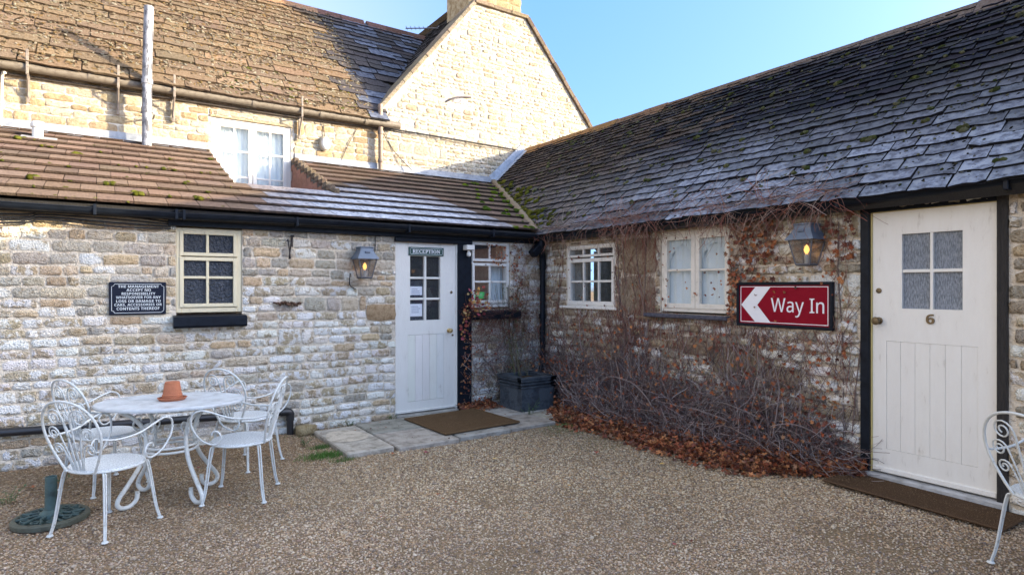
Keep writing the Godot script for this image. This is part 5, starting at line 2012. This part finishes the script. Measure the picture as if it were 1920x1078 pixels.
# ------------------------------------------------------------------ plants, leaves
func walk(p: Vector3, d: Vector3, step: float, k: int, curl: float, pull: Vector3, lo: float, hi: float) -> Array:    # wandering stem in wall space (u, v, n)
	var out := [p]
	var turn := Vector3(rr(-1, 1), rr(-1, 1), rr(-1, 1)) * curl
	for i in k:
		turn = (turn + Vector3(rr(-1, 1), rr(-1, 1), rr(-1, 1)) * curl * .7) * .85
		d = (d + turn + pull).normalized()
		p += d * step
		if p.z < lo:
			p.z = lo
			d.z = absf(d.z) * .3
		if p.z > hi:
			p.z = hi
			d.z = -absf(d.z) * .5
		if p.y < .03:
			p.y = .03
			d.y = absf(d.y)
		out.append(p)
	return out

func leaf_mesh(sd: int) -> ArrayMesh:
	rng.seed = 900 + sd
	var mb := MB.new()
	var tips := [Vector2(0, 1), Vector2(.28, .62), Vector2(.75, .72), Vector2(.52, .30), Vector2(.72, -.05), Vector2(.25, -.05), Vector2(0, -.35), Vector2(-.25, -.05), Vector2(-.72, -.05), Vector2(-.52, .30), Vector2(-.75, .72), Vector2(-.28, .62)]
	var fold := rr(.2, .6)
	var curl := rr(-.35, .35)
	var pts := []
	for t in tips:
		pts.append(Vector3(t.x, absf(t.x) * fold + t.y * t.y * curl + rr(-.12, .12), -t.y))
	var c := Vector3(0, -.05, -.2)
	for i in pts.size():
		mb.face([c, pts[i], pts[(i + 1) % pts.size()]], Vector3.UP)
	return mesh_of(mb)

const RUSTS := [Color(.28, .075, .034), Color(.34, .115, .045), Color(.15, .048, .030), Color(.40, .17, .065), Color(.22, .08, .036), Color(.27, .145, .08), Color(.11, .048, .035)]

func creeper() -> void:
	rng.seed = 77
	var b := thing("climbing_creeper", "bare purplish brown creeper tangled over the lodging wall and corner", "climbing plant", Vector3(-.1, 0, 2))
	var twigs := MB.new()
	var openings := [Rect2(.50, 1.25, .85, .74), Rect2(2.03, 1.22, .82, .82), Rect2(2.97, 1.13, .86, .38)]
	var free := func(p: Vector3) -> bool:
		for r: Rect2 in openings:
			if r.has_point(Vector2(p.x, p.y)): return false
		return true
	var tint := func(p: Vector3) -> Color:
		var reds := [Color(.27, .13, .10), Color(.20, .115, .095), Color(.31, .175, .13), Color(.27, .10, .07), Color(.36, .26, .21)]
		var greys := [Color(.17, .135, .135), Color(.13, .10, .105), Color(.23, .185, .18), Color(.33, .28, .27), Color(.44, .38, .36), Color(.11, .08, .08), Color(.22, .12, .10)]
		return jit(pick(greys if rng.randf() < smoothstep(.95, .45, p.y) else reds), .25)
	# thin stems flat on the lodging wall
	for k in 2500:
		var u := rr(.06, 4.02)
		var v := rr(.05, 1.9)
		if k % 2: v = rr(.05, 1.1)
		if k % 5 == 0: u = clampf(rng.randfn(1.68, .22), 1.38, 2.02)
		elif k % 7 == 0: u = rr(2.86, 3.3)
		var steps := 9
		var pts := walk(Vector3(u, v, rr(.018, .035)), Vector3(rr(-.7, .7), rr(.3, 1.0), 0), rr(.03, .07), steps, .22, Vector3(0, .10, -.05), .016, .05)
		var keep := []
		for p in pts:
			if not free.call(p) and rng.randf() < .96: break
			if p.x > 4.02 or p.y > 2.1: break
			keep.append(p)
		if keep.size() < 3: continue
		twigs.T = TR
		twigs.col = tint.call(pts[0])
		twigs.tube(keep, rr(.0011, .0026), 3, false)
	# hairy mat of last year's growth low down
	for k in 5600:
		var u := rr(.04, 3.9)
		var f := sqrt(rng.randf())
		var top := .62 + .22 * noise.get_noise_1d(u * 40) + (.14 if u < 1.6 else 0.0) - .28 * smoothstep(3.2, 3.95, u)
		var v := (1.0 - f) * top + rr(-.03, .05)
		var deep := .03 + .40 * clampf(1.0 - v / .80, 0, 1) * clampf(.35 + .8 * smoothstep(.3, 1.6, u), 0, 1) * (1.0 - .7 * smoothstep(3.2, 3.95, u))
		var n := rr(.02, 1.0) * deep
		var pts := walk(Vector3(u, maxf(v, .05), n), Vector3(rr(-1, 1), rr(-.4, .8), rr(-.4, .4)), rr(.022, .05), 10, .34, Vector3(0, -.03, 0), .018, deep + .04)
		twigs.T = TR
		twigs.col = tint.call(pts[0])
		twigs.tube(pts, rr(.0010, .0026), 3, false)
	# threads hanging from the eaves and lying on the lowest slates
	for k in 620:
		var u := rr(.05, 4.0)
		if k % 3 == 0: u = clampf(rng.randfn(1.75, .25), 1.2, 2.3)
		elif k % 3 == 1: u = rr(2.6, 4.0)
		var pts := walk(Vector3(u, rr(2.10, 2.22), rr(.14, .25)), Vector3(rr(-.8, .8), rr(-.3, .3), rr(-.3, .5)), rr(.02, .042), 10, .30, Vector3(0, -.15, -.02), .05, .33)
		twigs.T = TR
		twigs.col = tint.call(pts[0])
		twigs.tube(pts, rr(.001, .0022), 3, false)
	for k in 260:
		var u := rr(.1, 3.9)
		var v := rr(0, .34) * rng.randf()
		var pts := walk(Vector3(u, v, rr(.04, .06)), Vector3(rr(-1, 1), rr(-.3, .3), 0), rr(.03, .06), 9, .22, Vector3.ZERO, .038, .07)
		twigs.T = RR
		twigs.col = tint.call(pts[0])
		twigs.tube(pts, rr(.0012, .0024), 3, false)
	# between the reception door and the corner
	for k in 900:
		var u := rr(-1.08, -.04)
		var v := rr(.05, 2.02)
		if k % 2: v = rr(.05, 1.08)
		var pts := walk(Vector3(u, v, rr(.02, .05)), Vector3(rr(-1, 1), rr(0, .9), 0), rr(.025, .055), 9, .28, Vector3(0, .05, -.05), .018, .10)
		var keep := []
		for p in pts:
			if p.x > -.52 or p.y < 1.2 or rng.randf() < .10:
				if p.x < -.02 and p.x > -1.27 and p.y < 2.08: keep.append(p)
				else: break
			else: break
		if keep.size() < 3: continue
		twigs.T = TL
		twigs.col = tint.call(pts[0])
		twigs.tube(keep, rr(.0011, .0024), 3, false)
	for k in 160:
		var pts := walk(Vector3(rr(-1.12, -.42), rr(1.10, 1.215), rr(.03, .13)), Vector3(rr(-1, 1), rr(-.1, .1), 0), .03, 8, .2, Vector3(0, -.01, 0), .03, .16)
		twigs.T = TL
		twigs.col = Color(.13, .07, .06)
		twigs.tube(pts, .0018, 3, false)
	twigs.T = Transform3D()
	part("twigs", twigs, M.twig, b, "stuff")
	# the thicker canes, each one of its own
	for k in 34:
		var u := rr(.9, 3.8)
		var pts := walk(Vector3(u, rr(.03, .45), rr(.1, .42)), Vector3(rr(-1, 1), rr(.1, 1.0), rr(-.1, .3)), .06, 12, .16, Vector3(0, -.07, 0), .05, .52)
		var mb := mbt(TR)
		mb.col = jit(Color(.24, .19, .17), .2)
		var smooth_pts := curve(pts, 2)
		var rads := []
		var r0 := rr(.0035, .006)
		for i in smooth_pts.size(): rads.append(lerpf(r0, r0 * .4, float(i) / smooth_pts.size()))
		mb.tube(smooth_pts, rads, 5)
		part("cane", mb, M.twig, b)
	for k in 14:
		var u := [.25, .42, 1.42, 1.5, 1.62, 1.75, 1.9, 1.98, 2.88, 2.93, 3.0, 3.9, 3.95, .1][k] as float
		var pts := walk(Vector3(u, .04, .03), Vector3(rr(-.2, .2), 1, 0), .13, 16, .06, Vector3(0, .3, -.1), .02, .05)
		var cut := []
		for p in pts:
			if p.y < 2.1 and free.call(p): cut.append(p)
			else: break
		if cut.size() < 3: continue
		var mb := mbt(TR)
		mb.col = jit(Color(.20, .15, .125), .15)
		mb.tube(curve(cut, 2), rr(.004, .007), 5)
		part("stem", mb, M.twig, b)
	# leaves still holding on
	var lw := [[], [], []]
	var lc := [[], [], []]
	var put := func(t: Transform3D, p: Vector3, s: float) -> void:
		var k := rng.randi() % 3
		var bs := t.basis * Basis(Vector3.RIGHT, PI / 2 + rr(-.7, .7)) * Basis(Vector3.UP, rr(0, TAU)) * Basis.from_scale(Vector3.ONE * s)
		lw[k].append(Transform3D(bs, t * p))
		lc[k].append(jit(pick(RUSTS), .2))
	for k in 1300:
		var u := rr(.1, 4.0)
		var v := rr(.1, 1.05) if k % 2 else rr(.1, .6)
		put.call(TR, Vector3(u, v, rr(.03, .14 + .45 * clampf(.8 - v, 0, 1))), rr(.012, .034))
	for k in 150:
		put.call(TR, Vector3(rr(2.86, 3.36), rr(1.5, 2.08), rr(.03, .07)), rr(.018, .042))
	for k in 60:
		put.call(TR, Vector3(rr(2.86, 2.97), rr(1.15, 1.6), rr(.03, .07)), rr(.016, .034))
	for k in 50:
		put.call(TR, Vector3(rr(3.74, 4.0), rr(1.5, 2.08), rr(.03, .07)), rr(.016, .042))
	for k in 130:
		put.call(TR, Vector3(rr(.1, 4.0), rr(1.05, 2.05), rr(.03, .06)), rr(.012, .022))
	for q in [[2.10, 1.28], [2.07, 1.35], [2.48, 1.42], [2.66, 1.52], [2.70, 1.46], [2.60, 1.40], [2.74, 1.62], [.62, 1.82], [.75, 1.83], [1.25, 1.815], [1.2, 1.26], [.9, 1.255]]:
		put.call(TR, Vector3(q[0], q[1], .02), rr(.018, .03))
	for k in 260:
		var u := rr(-1.24, -.05)
		put.call(TL, Vector3(u, rr(.1, 1.15), rr(.03, .07)), rr(.010, .022))
	for k in 90:
		put.call(TL, Vector3(rr(-.56, -.36), rr(1.2, 2.0), rr(.03, .06)), rr(.012, .026))
	for k in 40:
		put.call(TL, Vector3(rr(-.9, -.6), rr(1.72, 2.0), rr(.03, .06)), rr(.014, .026))
	for k in 70:
		put.call(TL, Vector3(rr(-1.26, -1.10), rr(.2, 1.3), rr(.035, .06)), rr(.012, .024))
	for k in 3:
		copies("leaves", leaf_mesh(k), M.leaf, lw[k], lc[k], b)
	# a brighter shoot of red and yellow leaves over the sill by the post
	rng.seed = 91
	var sh := thing("autumn_shoot", "spray of red and yellow leaves hanging by the black door post", "climbing plant", Vector3(-1.15, 1.1, .08))
	for k in 6:
		var pts := walk(Vector3(rr(-1.05, -.85), rr(1.12, 1.3), .05), Vector3(-.6, rr(0, .7), .5), .05, 7, .2, Vector3(0, -.1, 0), .03, .22)
		var mb := mbt(TL)
		mb.col = Color(.14, .06, .04)
		mb.tube(pts, .0022, 4)
		part("stem", mb, M.twig, sh)
	for k in 95:
		var mb := MB.new()
		var lm := leaf_mesh(k % 3)
		rng.seed = 2000 + k
		var s := rr(.016, .038)
		var at := Vector3(clampf(rng.randfn(-1.08, .08), -1.26, -.86), clampf(rng.randfn(1.29, .08), 1.12, 1.48), rr(.05, .20))
		if k > 70: at = Vector3(rr(-1.28, -1.16), rr(.85, 1.2), rr(.04, .08))
		var bs := Basis(Vector3.RIGHT, PI / 2 + rr(-.8, .8)) * Basis(Vector3.UP, rr(0, TAU)) * Basis.from_scale(Vector3.ONE * s)
		var o := MeshInstance3D.new()
		o.name = numbered("leaf", sh)
		o.mesh = tinted_leaf(k)
		o.material_override = M.leaf
		o.transform = Transform3D(bs, TL * at - sh.position)
		sh.add_child(o, true)
	# plant in the planter
	rng.seed = 95
	var pp := thing("trained_climber", "thin green stemmed climber growing up the corner from the planter", "climbing plant", Vector3(-.54, .39, .3))
	for k in 12:
		var pts := walk(Vector3(rr(-.62, -.42), .38, rr(.1, .3)), Vector3(rr(-.2, .2), 1, -.25), .09, 13, .08, Vector3(0, .2, -.12), .03, .5)
		var mb := mbt(TL)
		mb.col = jit(pick([Color(.13, .11, .07), Color(.12, .13, .05), Color(.17, .13, .10)]), .2)
		mb.tube(pts, rr(.002, .0045), 4)
		part("stem", mb, M.twig, pp)
	var gw := []
	var gc := []
	for k in 260:
		var y := .42 + pow(rng.randf(), 1.6) * 1.1
		gw.append(Transform3D(Basis(Vector3.RIGHT, PI / 2 + rr(-.8, .8)) * Basis(Vector3.UP, rr(0, TAU)) * Basis.from_scale(Vector3(.6, .5, 1) * rr(.008, .02)), Vector3(clampf(rng.randfn(-.5, .10), -.8, -.2), y, rr(.04, .14))))
		gc.append(jit(pick([Color(.09, .12, .03), Color(.14, .15, .05), Color(.10, .09, .04)]), .25))
	copies("leaves", leaf_mesh(1), M.leaf, gw, gc, pp)

var leaf_cache := {}
func tinted_leaf(k: int) -> ArrayMesh:
	var key := k % 12
	if leaf_cache.has(key):
		return leaf_cache[key]
	var keep := rng.state
	var src := leaf_mesh(key)
	rng.state = keep
	var a := src.surface_get_arrays(0)
	var c: Color = [Color(.50, .26, .07), Color(.30, .05, .06), Color(.42, .20, .06), Color(.22, .04, .06), Color(.55, .36, .12), Color(.36, .12, .05), Color(.28, .06, .08), Color(.46, .22, .10), Color(.24, .07, .05), Color(.60, .42, .18), Color(.34, .07, .05), Color(.18, .05, .05)][key]
	var cs: PackedColorArray = a[Mesh.ARRAY_COLOR]
	cs.fill(c)
	a[Mesh.ARRAY_COLOR] = cs
	var m := ArrayMesh.new()
	m.add_surface_from_arrays(Mesh.PRIMITIVE_TRIANGLES, a)
	leaf_cache[key] = m
	return m

func litter() -> void:
	rng.seed = 123
	var o := thing("leaf_litter", "drift of rust brown dead leaves along the foot of the lodging wall", "leaf litter", Vector3(-.3, 0, 2))
	var w := [[], [], []]
	var c := [[], [], []]
	var put := func(p: Vector3, s: float, flat: float) -> void:
		var k := rng.randi() % 3
		w[k].append(Transform3D(Basis(Vector3.UP, rr(0, TAU)) * Basis(Vector3.RIGHT, rr(-1, 1) * flat) * Basis(Vector3.BACK, rr(-1, 1) * flat) * Basis.from_scale(Vector3.ONE * s), p))
		c[k].append(jit(pick(RUSTS), .25))
	for k in 6800:
		var z := rr(.05, 4.08)
		var edge := .28 + .33 * smoothstep(.2, 1.2, z) - .50 * smoothstep(3.35, 4.1, z) + .05 * noise.get_noise_1d(z * 120)
		var f := rng.randf()
		var n := edge * (1.0 - f * f * .98)
		if rng.randf() < .06: n = edge * rr(1.0, 1.25)
		if z < .66 and n > .25 : continue
		var h := .19 * pow(maxf(0.0, 1.0 - n / (edge + .01)), .6) * (.5 + .5 * smoothstep(.4, 1.5, z))
		var x := -n
		put.call(Vector3(x, ground_y(x, z) + .008 + h * rr(.35, 1.0), z), rr(.018, .042), .75)
	for k in 700:
		var x := rr(-1.30, -.80)
		var z := .03 + absf(rng.randfn(0, .10))
		put.call(Vector3(x, .03 + .10 * exp(-z * 12) * rng.randf() * (1.0 + (x + 1.3)), z), rr(.014, .032), .6)
	for k in 260:
		put.call(Vector3(rr(-.35, -.05), .03 + rr(0, .10), rr(.05, .75)), rr(.016, .034), .6)
	for k in 170:                                          # bits blown over the yard
		var x := rr(-5.4, -.6)
		var z := rr(.1, 4.2) * rng.randf()
		put.call(Vector3(x, ground_y(x, z) + (.036 if PAVED.has_point(Vector2(x, z)) else .006), z), rr(.006, .018), .25)
	for k in 3:
		copies("leaves", leaf_mesh(10 + k), M.leaf, w[k], c[k], o)
	# stray leaves
	rng.seed = 321
	var base: MeshInstance3D = null
	for q in [[-2.69, 1.36, "dry brown leaf on the gravel at the front corner of the paving"],
		[-2.40, 1.46, "rust coloured leaf on the gravel just before the joint of the front slabs"],
		[-2.15, 1.60, "reddish leaf on the gravel in front of the doormat"],
		[-2.83, 2.49, "dark curled leaf lying alone halfway across the gravel"],
		[-1.94, 2.89, "pale brown leaf in the open middle of the gravel"],
		[-4.16, .86, "small brown leaf on the damp gravel under the table"],
		[-2.02, 1.97, "dark red leaf on the gravel between the doormat and the yard's middle"],
		[-5.22, .73, "red brown leaf in the shade by the wall behind the parasol foot"],
		[-2.12, 4.02, "brown leaf nearest the viewer on the gravel"],
		[-1.15, 2.3, "orange brown leaf blown off the leaf drift onto the gravel"],
		[-.95, 2.9, "crumpled leaf on the gravel beside the middle of the leaf drift"],
		[-3.12, .42, "dark leaf by the edge of the paving near the drain elbow"]]:
		var l := MeshInstance3D.new()
		l.name = numbered("fallen_leaf", self)
		l.mesh = tinted_leaf(rng.randi() % 12)
		l.material_override = M.leaf
		var s := rr(.020, .040)
		l.transform = Transform3D(Basis(Vector3.UP, rr(0, TAU)) * Basis.from_scale(Vector3(s, s * .5, s)), Vector3(q[0], ground_y(q[0], q[1]) + .012, q[1]))
		add_child(l, true)
		tag(l, q[2], "leaf", "stray dead leaves on the gravel")


func weeds() -> void:
	var spots := [[-.73, .70, .15, 9, "bright green weed growing at the front of the lead planter", Color(.10, .22, .05)],
		[-2.16, .10, .06, 8, "small green weed at the wall beside the reception door", Color(.06, .13, .04)],
		[-2.62, .09, .06, 10, "low mossy weed at the wall foot behind the paving", Color(.07, .12, .04)],
		[-3.24, .62, .07, 10, "dark green weed between the paving and the drain elbow", Color(.07, .13, .05)],
		[-5.33, 1.02, .08, 8, "ragged green weed in the damp gravel behind the parasol foot", Color(.06, .12, .05)],
		[-5.05, .70, .08, 8, "sprawling weed by the wall under the drain pipe", Color(.08, .12, .05)],
		[-.58, 1.22, .07, 12, "clump of green weed at the paving edge before the leaf drift", Color(.09, .17, .05)]]
	for s in spots:
		rng.seed = int(s[0] * 1000.0)
		var at := Vector3(s[0], ground_y(s[0], s[1]), s[1])
		var o := thing("weed", s[4], "weed", at)
		for k in s[3]:
			var mb := MB.new()
			var a := rr(0, TAU)
			var d := Vector3(cos(a), 0, sin(a))
			var e := Vector3(-sin(a), 0, cos(a))
			var h: float = s[2] * rr(.4, 1.2)
			var b := at + d * rr(0, s[2] * .5)
			var lean := d * h * rr(.3, .9)
			mb.col = Color(.10, .14, .05)
			mb.tube(curve([b, b + Vector3(0, h * .6, 0) + lean * .3, b + Vector3(0, h, 0) + lean], 3), .0018, 3)
			mb.col = jit(s[5], .25)
			for j in 5:
				var p: Vector3 = b + Vector3(0, h * (.4 + j * .15), 0) + lean * (.2 + j * .2)
				var sz := rr(.010, .024)
				var q := (e * (1 if j % 2 else -1) + d * rr(-.4, .6) + Vector3(0, rr(-.1, .4), 0)).normalized() * sz
				var x := q.cross(Vector3.UP).normalized() * sz * .45
				mb.face([p, p + q * .5 + x, p + q], Vector3.UP)
				mb.face([p, p + q, p + q * .5 - x], Vector3.UP)
			part("stem", mb, M.leaf, o)
	# grass that nobody could count
	rng.seed = 555
	var gm := MB.new()
	var patch := func(cx: float, cz: float, r: float, n: int, h: float, col: Color) -> void:
		for k in n:
			var p := Vector3(cx + rng.randfn(0, r), 0, cz + rng.randfn(0, r * .6))
			if PAVED.grow(-.015).has_point(Vector2(p.x, p.z)) or p.z < .02: continue
			p.y = ground_y(p.x, p.z) - .005
			var a := rr(0, TAU)
			var e := Vector3(cos(a), 0, sin(a)) * .0022
			var q := p + Vector3(rr(-.6, .6) * h, h * rr(.4, 1.0), rr(-.6, .6) * h)
			gm.col = jit(col, .3)
			gm.face([p - e, p + e, q], Vector3(-e.z, .2, e.x))
	patch.call(-3.18, 1.05, .09, 900, .045, Color(.09, .19, .035))
	patch.call(-3.13, .75, .05, 300, .04, Color(.08, .15, .035))
	patch.call(-3.10, 1.27, .06, 260, .03, Color(.09, .15, .04))
	patch.call(-.75, 1.45, .22, 700, .022, Color(.10, .14, .045))
	patch.call(-.62, 1.30, .10, 320, .035, Color(.09, .17, .04))
	patch.call(-.85, 2.1, .25, 420, .015, Color(.12, .15, .05))
	patch.call(-2.9, .16, .3, 260, .03, Color(.07, .12, .035))
	tag(part("grass_tufts", gm, M.leaf, self, "stuff"), "thin green grass along the edges of the paving and leaf drift", "grass")
	var rk := thing("loose_stone", "loose buff stone lying at the foot of the wall by the drain elbow", "stone", Vector3(-3.12, .0, .12))
	var st := MB.new()
	st.add(stone(frame(Vector3(-3.2, .0, .17), Vector3.RIGHT, Vector3.UP), 0, -.02, .19, .11, .06, Color(.40, .33, .2)))
	st.col = Color(.40, .33, .2)
	st.box(Vector3(-3.19, -.03, .03), Vector3(-3.03, .078, .172), .02)
	part("block", st, M.stone, rk)


func _ready() -> void:
	rng.seed = 4711
	noise.noise_type = FastNoiseLite.TYPE_SIMPLEX_SMOOTH
	noise.frequency = 0.02
	noise.seed = 5
	sky_light()
	materials()
	ground()
	rng.seed = 11
	reception_wing()
	rng.seed = 12
	lodging_wing()
	rng.seed = 13
	main_house()
	rng.seed = 14
	signs()
	fixtures()
	furniture()
	creeper()
	litter()
	weeds()
